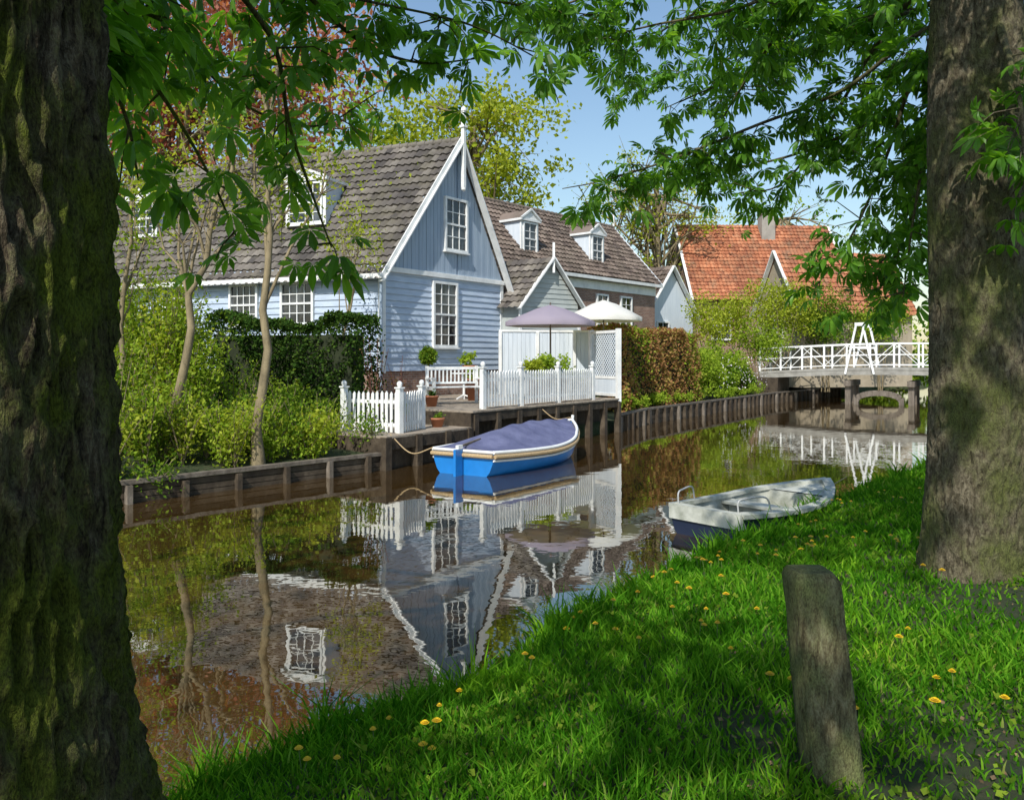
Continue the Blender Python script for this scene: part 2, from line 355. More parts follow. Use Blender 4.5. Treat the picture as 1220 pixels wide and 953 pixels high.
B=[[(1160,-80,5.9),(1000,-40,6.6),(880,10,7.2),(780,30,7.6),(700,50,8)],
   [(1150,10,6),(1080,50,7),(1000,110,7.6),(900,150,8),(800,190,8.2),(720,215,8.4),(670,225,8.6)],
   [(1160,-20,6),(1090,90,7.2),(1055,190,7.6),(1015,280,7.8),(970,345,8)],
   [(1165,0,6),(1115,120,7),(1090,250,7.4),(1075,360,7.6)],
   [(1000,-40,6.6),(920,50,7.5),(880,110,8),(850,160,8.3)],
   [(1190,30,5.6),(1215,120,5.3),(1220,220,5.1)],
   [(900,-60,7),(780,-20,7.4),(690,0,7.8),(640,20,8.0)],
   [(1100,-40,7),(1000,20,9),(900,60,10),(800,90,10.5),(740,110,11)],
   [(1100,-20,7),(1040,60,8),(980,160,8.6),(930,220,9),(880,230,9.2)],
   [(1080,0,7.4),(960,60,9),(860,100,9.5),(790,130,9.6)],
   [(1140,30,6.3),(1100,200,8),(1060,300,8.4),(1020,330,8.6)],
   [(1000,-60,8),(900,-10,8.6),(800,30,9),(730,90,9)],
   [(1120,0,7),(1060,20,8),(960,20,8.6),(840,40,9)],
   [(1120,120,7),(1085,260,8),(1050,340,8.8),(1030,360,9)],
   [(1120,60,7),(1060,130,8),(960,180,8.8),(860,200,9.4),(780,180,9.6)]]
for b in B: branch(t,[W(*p) for p in b],.026,.005,12,4,.15,(.2,.6),.12)
crown(t,(2.4,4.3,8.2),(4.8,4.6,2.8),58,24,.2,[(3.43,5.9,6),(3.43,5.9,7),(3.43,5.9,8)],.07)
t.build('chestnut_tree',[BARK2,CHL])
# ---------------------------------------------------------------- grass
def spots(n,x0,x1,y0,y1,pw=1.35,ref=3.6):
    P=np.column_stack([rng.uniform(x0,x1,n),rng.uniform(y0,y1,n)])
    d=np.hypot(P[:,0],P[:,1]);P=P[rng.uniform(size=n)<np.minimum(1,(ref/d)**pw)]
    return P[(-sdist(P,Rp))>-.08]
DIRT=[(1.02,3.45,.2),(2.0,2.95,.42),(1.45,2.95,.18),(-.6,3.05,.15),(3.4,5.1,.4),(2.5,3.4,.2)]
P=spots(1500000,-3.2,16,1.6,24,1.5,3.4)
keep=np.ones(len(P),bool);short=np.ones(len(P))
for x,y,r in DIRT:
    d=np.hypot(P[:,0]-x,(P[:,1]-y)*.9)+rng.normal(size=len(P))*.12;keep&=~((d<r)&(rng.uniform(size=len(P))<.75));short=np.where(d<r*1.7,.65,short)
keep&=(P[:,1]>2.2)&(np.abs(P[:,0])<P[:,1]*.75+.4)
P=P[keep];short=short[keep];P=P[:330000];short=short[:330000];n=len(P);zz=gz(P);d=np.hypot(P[:,0],P[:,1])
pn=.5+.5*np.sin(P[:,0]*3.1+1.3*np.sin(P[:,1]*2.2))*np.sin(P[:,1]*2.7+P[:,0])
tuft=.5+.5*np.sin(P[:,0]*11+3*np.sin(P[:,1]*5))*np.sin(P[:,1]*13+2*np.sin(P[:,0]*6))
edge=(-sdist(P,Rp))<.35
h=rng.uniform(.025,.068,n)*(1+.8*pn+.6*tuft**2)*short;h*=np.where(edge,1.3+1.4*tuft**2,1);wd=.0019+.0010*d
an=rng.uniform(0,6.283,n);bx=np.cos(an)*h*rng.uniform(.2,1.1,n);by=np.sin(an)*h*rng.uniform(.2,1.1,n);a2=rng.uniform(0,6.283,n);sx=np.cos(a2)*wd;sy=np.sin(a2)*wd
B0=np.column_stack([P,zz-.01])
q=lambda fx,fz,s:B0+np.column_stack([bx*fx+sx*s,by*fx+sy*s,h*fz])
V=np.stack([q(0,0,-1),q(0,0,1),q(.35,.6,.8),q(.35,.6,-.8),q(1,1,0)],1).reshape(-1,3)
o=np.arange(n)[:,None]*5
g=MB();g.add(V,o+np.array([[0,1,2,3]]),0);g.f.append((o+np.array([[3,2,4]]),0,False));g.build('grass',GRL)
P=spots(90000,-2.5,8,2,11,1.2);nn=np.sin(P[:,0]*2.3+2)*np.sin(P[:,1]*1.9+.5)+rng.normal(size=len(P))*.2;P=P[nn>.2][:18000]
P3=np.column_stack([P,gz(P)+rng.uniform(.01,.05,len(P))]);V,f=leafquads(P3,.026,.028,.6)
g=MB();g.add(V,f);g.build('ground_ivy',MG)
P=spots(30000,-1.5,5,2.4,8,1.0)[:1800];P3=np.column_stack([P,gz(P)+.012]);V,f=leafquads(P3,.026,.018,4);g=MB();g.add(V,f);g.build('fallen_leaves',mk('dead_leaf',[(.3,(.08,.05,.03)),(.7,(.25,.17,.09))],20))
g=MB();YEL=flat('dandelion_petals',(.85,.55,.01),.6);STEM=flat('dandelion_stem',(.12,.2,.04))
P=spots(6000,-1.0,5,3.4,12,.5);nn=np.sin(P[:,0]*1.9+.5)*np.sin(P[:,1]*1.4);sR=-sdist(P,Rp);P=P[((nn>-.3)&(sR>.25)&(sR<2.4))|((nn>.7)&(sR>.2))][:120]
for x,y in P:
    z=gz([(x,y)])[0];hh=random.uniform(.06,.13);c=np.array([x,y,z+hh]);ex=random.uniform(-.02,.02)
    g.tube([(x+ex,y,z),(x,y,z+hh)],[.003,.003],5,1)
    r=random.uniform(.014,.023)
    for lay,(rr,up) in enumerate(((1,.0),(.7,.006),(.4,.01))):
        for k in range(14):
            a=k*2*math.pi/14+lay*.2;a1=a+.2;a0=a-.2
            g.add([c+[0,0,up],c+[math.cos(a0)*r*rr,math.sin(a0)*r*rr,up+.004],c+[math.cos(a)*r*rr*1.15,math.sin(a)*r*rr*1.15,up+.005],c+[math.cos(a1)*r*rr,math.sin(a1)*r*rr,up+.004]],[[0,1,2,3]],0)
g.build('dandelions',[YEL,STEM])
# ---------------------------------------------------------------- wooden post
def post():
    mb=MB();b0=np.array([1.235,3.05,.4]);tp=np.array([1.15,3.08,1.29]);n=36;nz=50
    V=[];
    for i in range(nz+1):
        t=i/nz;c=b0*(1-t)+tp*t
        s=.094-.006*t
        if t>.97: s-=(t-.97)*.6
        for k in range(n):
            a=k*2*math.pi/n+.3;ca,sa=math.cos(a),math.sin(a)
            r=s/max(abs(ca),abs(sa))**.9
            r+=.005*noise.noise((ca*4,sa*4,t*3))+.004*noise.noise((ca*14,sa*14,t*9))
            V.append((c[0]+ca*r,c[1]+sa*r,c[2]))
    F4=[[i*n+k,i*n+(k+1)%n,(i+1)*n+(k+1)%n,(i+1)*n+k] for i in range(nz) for k in range(n)]
    mb.add(V,F4,0,True)
    V2=V[-n:]+[tuple(tp+[0,0,.006])];mb.add(V2,[[k,(k+1)%n,n] for k in range(n)],0,False)
    m=barkmat('post_wood',((.045,.038,.02),(.125,.11,.06),(.22,.20,.13)),(.18,.20,.075),.43,.56,.3,38,.9,.02)
    mb.build('wooden_post',m)
post()
# ---------------------------------------------------------------- building helpers
def siding(mb,fr,w,z0,z1,bh=.17,mat=0,left=None,right=None):
    o,eu,ev=fr;n=int(round((z1-z0)/bh));bh=(z1-z0)/n
    for k in range(n):
        a=z0+k*bh;b=a+bh+.012
        P=lambda u,v,z:o+u*eu+v*ev+z*Z
        mb.hexa([P(0,0,a),P(w,0,a),P(w,.045,a),P(0,.045,a),P(0,0,b),P(w,0,b),P(w,.012,b),P(0,.012,b)],mat)
def window(mb,fr,uc,z0,z1,w,cols,rows,v=.03,fw=.08,sill=True):
    u0,u1=uc-w/2,uc+w/2
    mb.box(fr,u0-fw,u0,v-.03,v+.07,z0-fw,z1+fw,0);mb.box(fr,u1,u1+fw,v-.03,v+.07,z0-fw,z1+fw,0)
    mb.box(fr,u0,u1,v-.03,v+.068,z1,z1+fw,0);mb.box(fr,u0,u1,v-.03,v+.068,z0-fw,z0,0)
    if sill: mb.box(fr,u0-fw-.04,u1+fw+.04,v-.02,v+.12,z0-fw-.05,z0-fw-.002,0)
    mb.box(fr,u0,u1,v-.028,v+.01,z0,z1,1)
    zm=(z0+z1)/2
    mb.box(fr,u0,u1,v+.011,v+.05,zm-.03,zm+.03,0)
    for c in range(1,cols): 
        u=u0+w*c/cols;mb.box(fr,u-.014,u+.014,v+.0112,v+.035,z0,z1,0)
    for r in range(1,rows):
        z=z0+(z1-z0)*r/rows
        if abs(z-zm)>.05: mb.box(fr,u0,u1,v+.0114,v+.033,z-.013,z+.013,0)
def tileroof(mb,e0,e1,r0,r1,tw=.24,th=.31,mat=0):
    e0,e1,r0,r1=[np.array(x,float) for x in (e0,e1,r0,r1)]
    n=max(2,int(round(np.linalg.norm(e1-e0)/tw)));m=max(2,int(round(np.linalg.norm(r0-e0)/th)))
    N=np.cross(e1-e0,r0-e0);N/=np.linalg.norm(N);N*=np.sign(N[2]) if abs(N[2])>1e-6 else 1
    us=np.linspace(0,1,4*n+1);ph=np.arange(4*n+1)%4;wv=np.array([0,.035,.05,.012])[ph]
    V=[];UV=[];jit=rng.normal(size=(m,n+1))*.007
    for r in range(m):
        for tt,off in ((0,.055),(1,.0)):
            v=(r+tt)/m
            for k,u in enumerate(us):
                p=(e0*(1-u)+e1*u)*(1-v)+(r0*(1-u)+r1*u)*v
                sag=-.03*math.sin(math.pi*v)*(1+.5*math.sin(u*9))
                V.append(p+N*(off+wv[k]+jit[r,k//4]+sag+.03));UV.append((u*n*.9999+.0001,r+.05+.9*tt))
    c=4*n+1;rr=2*m;i=np.arange(rr-1)[:,None]*c;j=np.arange(c-1)[None]
    mb.add(V,np.stack([i+j,i+j+1,i+j+c+1,i+j+c],-1).reshape(-1,4),mat,False,UV)
def uvwall(mb,fr,w,z0,z1,d=.25,mat=0):
    o,eu,ev=fr;P=lambda u,v,z:o+u*eu+v*ev+z*Z
    mb.add([P(0,0,z0),P(w,0,z0),P(w,0,z1),P(0,0,z1)],[[0,1,2,3]],mat,False,[(0,z0),(w,z0),(w,z1),(0,z1)])
def poly(mb,pts,mat=0,uv=None): mb.add(pts,[list(range(len(pts)))],mat,False,uv)
def dormer(mb,mt,fr,uc,vf,z0,z1,w,pk,depth,body=3,cols=3,rows=4):
    o,eu,ev=fr;f2=(o+vf*ev,eu,ev);P=lambda u,v,z:f2[0]+u*eu+v*ev+z*Z
    mb.box(f2,uc-w/2,uc+w/2,-depth,0,z0,z1,body)
    window(mb,f2,uc,z0+.12,z1-.1,w-.3,cols,rows,v=.03,fw=.07)
    mb.box(f2,uc-w/2-.03,uc-w/2+.07,-.02,.05,z0,z1,0);mb.box(f2,uc+w/2-.07,uc+w/2+.03,-.02,.05,z0,z1,0)
    mb.hexa([P(uc-w/2-.12,-depth,z1),P(uc+w/2+.12,-depth,z1),P(uc+w/2+.12,.14,z1),P(uc-w/2-.12,.14,z1),P(uc-w/2-.12,-depth,z1+.09),P(uc+w/2+.12,-depth,z1+.09),P(uc+w/2+.12,.14,z1+.09),P(uc-w/2-.12,.14,z1+.09)],0)
    A=[P(uc-w/2-.1,.1,z1+.09),P(uc+w/2+.1,.1,z1+.09),P(uc,.1,z1+pk)];Bk=[P(uc-w/2-.1,-depth,z1+.09),P(uc+w/2+.1,-depth,z1+.09),P(uc,-depth,z1+pk)]
    mb.add(A+Bk,[[0,1,2]],0);mb.add(A+Bk,[[0,2,5,3],[1,4,5,2]],mt)
    for a,b in ((A[0],A[2]),(A[1],A[2])): mb.beam(a+ev*.03,b+ev*.03,.07,.07,0)
# --- blue house
A=np.array([-3.75,23.0,0]);gd=np.array([.6,.8,0]);gn=np.array([.8,-.6,0]);ld=np.array([-.93,.37,0]);ld/=np.linalg.norm(ld);ln=np.array([ld[1]*-1,ld[0],0]);ln=ln if ln[1]<0 else -ln
GW=5.62;LL=13.5;ZE=4.76;ZR=9.05;rt=.57
e=empty('blue_wooden_house')
frG=(A,gd,gn);frL=(A,ld,ln)
m=MB()
siding(m,frG,GW,1.75,ZE,.19,0);siding(m,frL,LL,1.75,ZE+.05,.19,0)
Bc=A+gd*GW;Ab=A+ld*LL;Bb=Bc+ld*LL
P3=lambda p,z:p+Z*z
poly(m,[P3(Bc,.8),P3(Bb,.8),P3(Bb,ZE),P3(Bc,ZE)],0);poly(m,[P3(Ab,.8),P3(Bb,.8),P3(Bb,ZE),P3(Ab+gd*GW*rt,ZR),P3(Ab,ZE)],0)
m.build('weatherboard_walls',[BLUE],e)
m=MB();uvwall(m,(A,gd,gn),GW,.4,1.76);uvwall(m,(A,ld,ln),LL,.4,1.76);m.build('brick_base',[BRICK],e)
m=MB();Rg=A+gd*GW*rt
npl=34
for k in range(npl):
    u0=GW*k/npl;u1=GW*(k+1)/npl-.012
    zt=lambda u: ZE+(ZR-ZE)*(u/(GW*rt) if u<GW*rt else (GW-u)/(GW*(1-rt)))
    pv=.05+.006*(k%2)
    P=lambda u,v,z:A+u*gd+v*gn+z*Z
    if u0<GW*rt<u1: u1=GW*rt
    m.hexa([P(u0,0,ZE),P(u1,0,ZE),P(u1,pv,ZE),P(u0,pv,ZE),P(u0,0,max(zt(u0),ZE+.01)),P(u1,0,max(zt(u1),ZE+.01)),P(u1,pv,max(zt(u1),ZE+.01)),P(u0,pv,max(zt(u0),ZE+.01))],0)
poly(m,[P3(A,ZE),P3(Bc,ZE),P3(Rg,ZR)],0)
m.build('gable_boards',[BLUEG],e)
m=MB();kr=(ZR-ZE)
og=-ld*.22
sl=gd*GW*rt
lo=-sl*.1
tileroof(m,P3(A+lo+og,ZE-kr*.1),P3(Ab+lo,ZE-kr*.1),P3(Rg+og,ZR),P3(Rg+ld*LL,ZR))
sr=gd*GW*(1-rt);tileroof(m,P3(Bc+sr*.08+og,ZE-kr*.08),P3(Bb+sr*.08,ZE-kr*.08),P3(Rg+og,ZR),P3(Rg+ld*LL,ZR))
for k in range(44):
    a=Rg+og*.9+ld*(k*.31);m.tube([P3(a,ZR+.05),P3(a+ld*.33,ZR+.035)],[.12,.1],8,0)
m.build('tiled_roof',[TILE1],e)
m=MB()
go=gn*.0+og*1.02
for p0,z0 in ((A+lo,ZE-kr*.1),(Bc+sr*.08,ZE-kr*.08)):
    m.beam(P3(p0+go+gn*.03,z0-.02),P3(Rg+go+gn*.03,ZR-.02),.05,.24,0,up=gn*1.0)
    m.beam(P3(p0+go+gn*.05,z0+.13),P3(Rg+go+gn*.05,ZR+.13),.12,.04,0,up=gn)
m.box(frG,-.05,GW+.05,.0,.12,ZE-.12,ZE+.03,0)
m.box(frG,-.06,.1,.0,.06,1.7,ZE-.12,0);m.box(frG,GW-.1,GW+.06,.0,.06,1.7,ZE-.12,0);m.box(frL,-.05,.1,0,.055,1.7,ZE-.1,0)
m.box(frL,-.2,LL,.22,.38,ZE-.36,ZE-.22,0)
pk=Rg+og+gn*.1
m.beam(P3(pk,ZR-1.5),P3(pk,ZR+.95),.12,.12,0,up=gn);m.lathe(P3(pk,ZR+.9),[(.0,.22),(.09,.14),(.1,.06),(.05,0)],10,0)
m.box((pk,gd,gn),-.1,.1,-.09,.09,ZR+.42,ZR+.5,0);m.lathe(P3(pk,ZR-1.62),[(0,0),(.08,.06),(.08,.14)],8,0)
m.build('white_trim',[WHITE],e,.008)
m=MB()
window(m,frG,2.65,2.55,4.45,1.0,3,6,.05);window(m,frG,3.15,5.6,7.15,.95,3,4,.07)
for u,w_ in ((2.9,1.05),(4.9,.95),(7.6,1),(9.9,1)): window(m,frL,u,3.2,4.35,w_,4,4,.05)
kk=(ZR-ZE)/2.99
dormer(m,2,frL,3.35,-(6.35-ZE)/kk+.1,6.3,7.7,1.45,.38,1.6,3,4,4);dormer(m,2,frL,10.1,-(6.35-ZE)/kk+.1,6.3,7.6,1.2,.38,1.6,3,3,4)
m.build('windows_and_dormers',[WHITE,GLASS,TILE1,PALEB],e)
m=MB();m.tube([P3(A+gn*.12+gd*-.12+ln*.05,1.0),P3(A+gn*.12+gd*-.12+ln*.05,4.5)],.045,8,0);m.build('drainpipe',[BLUEG],e)
# --- brick house
A2=np.array([-1.1,30.,0]);g2=np.array([.657,.754,0]);n2=np.array([.754,-.657,0]);L2=12.4;D2=5.2;ZE2=5.95;ZR2=8.85
e=empty('brick_house');fr2=(A2,g2,n2)
m=MB();uvwall(m,fr2,L2,.6,ZE2)
C2=A2+g2*L2;i2=-n2*D2
def uvp(m,pts,o,d,mat=0): poly(m,pts,mat,[((p-o)@d,p[2]) for p in pts])
uvp(m,[P3(C2,.6),P3(C2+i2,.6),P3(C2+i2,ZE2),P3(C2+i2/2,ZR2),P3(C2,ZE2)],C2,-n2);uvp(m,[P3(A2,.6),P3(A2+i2,.6),P3(A2+i2,ZE2),P3(A2+i2/2,ZR2),P3(A2,ZE2)],A2,-n2)
m.build('brick_walls',[BRICK],e)
m=MB();tileroof(m,P3(A2+n2*.25-g2*.2,ZE2-.2),P3(C2+n2*.25+g2*.2,ZE2-.2),P3(A2+i2/2-g2*.2,ZR2),P3(C2+i2/2+g2*.2,ZR2))
tileroof(m,P3(A2+i2-n2*.25-g2*.2,ZE2-.2),P3(C2+i2-n2*.25+g2*.2,ZE2-.2),P3(A2+i2/2-g2*.2,ZR2),P3(C2+i2/2+g2*.2,ZR2))
for k in range(40):
    a=A2+i2/2-g2*.2+g2*(k*.32);m.tube([P3(a,ZR2+.05),P3(a+g2*.34,ZR2+.035)],[.12,.1],8,0)
m.build('tiled_roof',[TILE2],e)
m=MB();window(m,fr2,7.8,3.7,4.95,.75,2,4);window(m,fr2,9.75,3.7,4.95,.8,2,4);window(m,fr2,5.2,3.7,4.95,.8,2,4);window(m,fr2,7.8,1.4,2.9,.8,2,4)
k2=(ZR2-ZE2)/(D2/2)
dormer(m,2,fr2,3.3,-(6.5-ZE2)/k2,6.3,7.75,1.05,.5,1.5,3,2,4);dormer(m,2,fr2,8.1,-(6.5-ZE2)/k2,6.3,7.75,1.05,.5,1.5,3,2,4)
m.box(fr2,-.2,L2+.2,.2,.34,ZE2-.34,ZE2-.2,0);m.box(fr2,0,L2,.003,.06,ZE2-.75,ZE2-.35,4)
for s in(0,1):
    p0=C2+g2*.24+(n2*.25 if s==0 else i2-n2*.25);m.beam(P3(p0,ZE2-.2),P3(C2+i2/2+g2*.24,ZR2+.02),.05,.26,0,up=g2)
m.build('windows_and_dormers',[WHITE,GLASS,TILE2,PALEB,WHITE],e)
m=MB();m.beam(P3(C2+i2/2+g2*.24,ZR2-.3),P3(C2+i2/2+g2*.24,ZR2+.9),.09,.09,0);m.build('finial',[WHITE],e)
# --- annex
e=empty('garden_annex');A3=np.array([.3,27.1,0]);g3=np.array([.8,.6,0]);n3=np.array([.6,-.8,0]);W3=2.55;D3=3.6;ZE3=4.05;ZR3=5.6;b3=np.array([-.85,.52,0])*D3
m=MB();siding(m,(A3,g3,n3),W3,1,ZE3,.15,0);M3=A3+g3*W3/2
for k in range(9):
    z0=ZE3+k*(ZR3-ZE3)/9;t0=k/9*.5;zt=z0+(ZR3-ZE3)/9
    o,eu,ev=(A3,g3,n3);P=lambda u,v,z:o+u*eu+v*ev+z*Z;u0=W3*t0;u1=W3-u0;s_=W3/18*.999
    m.hexa([P(u0,0,z0),P(u1,0,z0),P(u1,.034,z0),P(u0,.034,z0),P(u0+s_,0,zt),P(u1-s_,0,zt),P(u1-s_,.012,zt),P(u0+s_,.012,zt)],0)
poly(m,[P3(A3,1),P3(A3+b3,1),P3(A3+b3,ZE3),P3(A3,ZE3)],0);poly(m,[P3(A3+g3*W3,1),P3(A3+g3*W3+b3,1),P3(A3+g3*W3+b3,ZE3),P3(A3+g3*W3,ZE3)],0)
m.build('siding_walls',[GREYS],e)
m=MB();f_=n3*.18
tileroof(m,P3(A3-g3*.22+f_,ZE3-.25),P3(A3-g3*.22+b3,ZE3-.25),P3(M3+f_,ZR3),P3(M3+b3,ZR3));tileroof(m,P3(A3+g3*(W3+.22)+f_,ZE3-.25),P3(A3+g3*(W3+.22)+b3,ZE3-.25),P3(M3+f_,ZR3),P3(M3+b3,ZR3))
m.build('tiled_roof',[TILE1],e)
m=MB()
for p0 in (A3-g3*.25,A3+g3*(W3+.25)): m.beam(P3(p0+f_*1.1,ZE3-.25),P3(M3+f_*1.1,ZR3+.03),.05,.2,0,up=n3)
m.beam(P3(M3+f_*1.2,ZR3-.5),P3(M3+f_*1.2,ZR3+.55),.08,.08,0);m.box((A3,g3,n3),-.1,0.0,.0,.07,1,ZE3-.2,0);m.box((A3,g3,n3),W3,W3+.1,0,.07,1,ZE3-.2,0)
m.build('white_trim',[WHITE],e)
def simplehouse(name,o,d,w,dep,z0,ze,zr,wallm,tilem,gable_front=False,trim=True,wins=()):
    e=empty(name);d=np.array([d[0],d[1],0.]);d/=np.linalg.norm(d);n=np.array([d[1],-d[0],0]);o=np.array([o[0],o[1],0.])
    i_=-n*dep;c=o+d*w;m=MB()
    if gable_front:
        pts=[P3(o,z0),P3(c,z0),P3(c,ze),P3(o+d*w/2,zr),P3(o,ze)];uvp(m,pts,o,d);uvp(m,[p+i_ for p in pts],o,d)
        uvp(m,[P3(o,z0),P3(o+i_,z0),P3(o+i_,ze),P3(o,ze)],o,-n);uvp(m,[P3(c,z0),P3(c+i_,z0),P3(c+i_,ze),P3(c,ze)],c,-n)
        R0=o+d*w/2+n*.2;R1=R0+i_-n*.4;q=.3*(zr-ze)/(w/2)
        r=MB();tileroof(r,P3(o-d*.3+n*.2,ze-q),P3(o-d*.3+i_-n*.2,ze-q),P3(R0,zr),P3(R1,zr));tileroof(r,P3(c+d*.3+n*.2,ze-q),P3(c+d*.3+i_-n*.2,ze-q),P3(R0,zr),P3(R1,zr))
        tr=[(P3(o-d*.3+n*.22,ze-q),P3(R0+n*.02,zr)),(P3(c+d*.3+n*.22,ze-q),P3(R0+n*.02,zr))];up=n
    else:
        uvp(m,[P3(o,z0),P3(c,z0),P3(c,ze),P3(o,ze)],o,d);uvp(m,[P3(o+i_,z0),P3(c+i_,z0),P3(c+i_,ze),P3(o+i_,ze)],o,d)
        for s in (o,c): uvp(m,[P3(s,z0),P3(s+i_,z0),P3(s+i_,ze),P3(s+i_/2,zr),P3(s,ze)],s,-n)
        R0=o+i_/2-d*.2;R1=c+i_/2+d*.2;q=.3*(zr-ze)/(dep/2)
        r=MB();tileroof(r,P3(o+n*.3-d*.2,ze-q),P3(c+n*.3+d*.2,ze-q),P3(R0,zr),P3(R1,zr));tileroof(r,P3(o+i_-n*.3-d*.2,ze-q),P3(c+i_-n*.3+d*.2,ze-q),P3(R0,zr),P3(R1,zr))
        tr=[(P3(s+n*.3+k,ze-q),P3(s+i_/2+k,zr)) for s,k in ((o,-d*.22),(c,d*.22))]+[(P3(s+i_-n*.3+k,ze-q),P3(s+i_/2+k,zr)) for s,k in ((o,-d*.22),(c,d*.22))];up=d
    m.build('walls',[wallm],e);r.build('tiled_roof',[tilem],e)
    t_=MB()
    for a,b in tr: t_.beam(a,b,.05,.26,0,up=up)
    for u,a,b,ww in wins: window(t_,(o,d,n),u,a,b,ww,2,4)
    t_.build('trim_and_windows',[WHITE,GLASS],e)
    return e,o,d,n
simplehouse('grey_wooden_house',(6.9,41),(.8,.6),3.6,5,.8,4.6,7.0,PALEB,TILE2,True,wins=[(1.2,2.6,4.0,.8)])
simplehouse('orange_roof_house',(11.4,49.5),(1,.06),10,8,.6,6.1,11.1,BRICK,TILE3,False,wins=[(1.6,3.4,5.0,1.1),(8.2,3.4,5,1.1)])
OCH=mk('ochre_wall',[(.3,(.3,.25,.18)),(.7,(.4,.34,.25))])
simplehouse('orange_roof_house',(14.2,46.2),(.25,-.97),4.2,7.0,.6,4.9,8.1,OCH,TILE3,True,wins=[(2.1,2.6,4.2,.9)])
m=MB()
m.box(frame((17.0,53.3),(1,.06),z=0),-.45,.45,-.4,.4,9.8,11.7,0);m.box(frame((17.0,53.3),(1,.06),z=0),-.5,.5,-.45,.45,11.7,11.85,0);m.build('brick_chimney',[BRICK])
simplehouse('grey_wooden_house',(-30,34),(.95,-.1),10,8,.6,5,9.5,PALEB,TILE1,False,wins=[(2,2,3.6,1),(5,2,3.6,1)])
# ---------------------------------------------------------------- revetment, landing and deck
def revet(name,pts,zt,sp,pr=.05,ph=.05,double=True):
    pts=np.array(pts,float);m=MB()
    for a,b in zip(pts[:-1],pts[1:]):
        d=b-a;L=np.linalg.norm(d);fr=frame(a,d)
        z=zt
        for q in range(3): m.box(fr,0,L,-.06,.004*(q%2),-.6 if q==0 else -.02+(z-.05)*(q)/3,-.03+(z-.05)*(q+1)/3,0)
        m.box(fr,0,L,-.1,.05,z-.06,z,1)
        n=int(L/sp)
        for k in range(n+1):
            u=min(k*sp+random.uniform(-.06,.06)+.05,L-.05);m.box(fr,u-pr,u+pr,.005,.11,-.6,z-.075+random.uniform(-.02,ph),0 if k%4 else 1)
    m.build(name,[WOODD,WOODG])
Ld=np.array([.573,.819])
revet('timber_revetment',[(-25,-9.8),(-14,2.2),(-5.6,11.6),(-2.46,15.1)],.34,.85,.04)
revet('timber_revetment',[(3.05,23.0),(4.4,25.9),(12.7,38.4),(19,46)],.52,.62,.06,.04)
c0=np.array([-2.46,15.1]);frD=frame(c0,Ld)
m=MB()
for k in range(18): m.box(frD,.0+k*.145,.135+k*.145,-2.6,.12,.60,.64,1)
m.box(frD,-.02,2.62,.05,.12,.38,.597,0);m.box(frD,-.05,.08,-2.6,.12,.3,.597,0)
for u in (.02,.9,1.8,2.55): m.box(frD,u-.08,u+.08,.0,.16,-.6,.62,0)
m.box(frD,.0,2.6,-.1,-.04,-.6,.58,0)
m.build('wooden_landing',[WOODD,DECKW])
m=MB()
for k in range(48): m.box(frD,2.64+k*.145,2.77+k*.145,-5.3,.12,.94+.002*(k%3),.98+.002*(k%3),1)
m.box(frD,2.62,9.6,.03,.1,.74,.937,0);m.box(frD,2.62,9.6,-.6,-.5,-.6,.9,0);m.box(frD,2.6,2.7,-5.3,.1,.60,.937,0)
for k in range(9): m.box(frD,2.7+k*.84,2.84+k*.84,-.02,.14,-.6,.9,0);
m.build('wooden_deck',[WOODD,DECKW])
def picket(name,pts,zb,h=.82,sp=.115,posts=True,ball=True):
    m=MB();pts=np.array(pts,float)
    for i,(a,b) in enumerate(zip(pts[:-1],pts[1:])):
        d=b-a;L=np.linalg.norm(d);fr=frame(a,d,z=zb)
        m.box(fr,0,L,-.02,.02,.16,.23,0);m.box(fr,0,L,-.02,.02,h*.72,h*.72+.07,0)
        n=int(L/sp)
        for k in range(n):
            u=(k+.5)*L/n;o,eu,ev=fr;P=lambda u,v,z:o+u*eu+v*ev+z*Z;wd=.032;hh=h+random.uniform(-.012,.012);u+=random.uniform(-.006,.006)
            m.box(fr,u-wd,u+wd,.0205,.042,.05,hh-.05,0)
            m.add([P(u-wd,.0205,hh-.05),P(u+wd,.0205,hh-.05),P(u,.0205,hh),P(u-wd,.042,hh-.05),P(u+wd,.042,hh-.05),P(u,.042,hh)],[[0,2,1],[3,4,5]],0)
            m.add([P(u-wd,.0205,hh-.05),P(u+wd,.0205,hh-.05),P(u,.0205,hh),P(u-wd,.042,hh-.05),P(u+wd,.042,hh-.05),P(u,.042,hh)],[[0,3,5,2],[1,2,5,4]],0)
    for p in pts:
        fr=frame(p,(1,1.3),z=zb);m.box(fr,-.055,.055,-.055,.055,-.1,h+.06,0);m.box(fr,-.075,.075,-.075,.075,h+.06,h+.09,0)
        if ball: m.lathe((p[0],p[1],zb+h+.09),[(.03,0),(.055,.035),(.055,.08),(.03,.11),(0,.12)],10,0)
    m.build(name,[WHITE])
inl=np.array([-Ld[1],Ld[0]])
D=lambda t,v:c0+Ld*t+inl*v
picket('white_picket_fence',[(-3.45,16.4),(-2.22,15.75),D(1.75,.55)],.6,.86)
picket('white_picket_fence',[D(3.3,.1),D(4.8,.1),D(6.5,.1),D(8.3,.1)],.98,.86,.11)
m=MB();a=np.array([3.05,22.85]);b=np.array([2.4,24.2]);fr=frame(a,b-a,z=.98);Lw=np.linalg.norm(b-a)
m.box(fr,-.06,.06,-.06,.06,-.1,2.0,0);m.box(fr,Lw-.06,Lw+.06,-.06,.06,-.1,2.0,0)
for z in (.05,.55,1.88): m.box(fr,.06,Lw-.06,-.03,.03,z,z+.08,0)
m.box(fr,.06,Lw-.06,-.015,.012,.13,.55,1)
o,eu,ev=fr
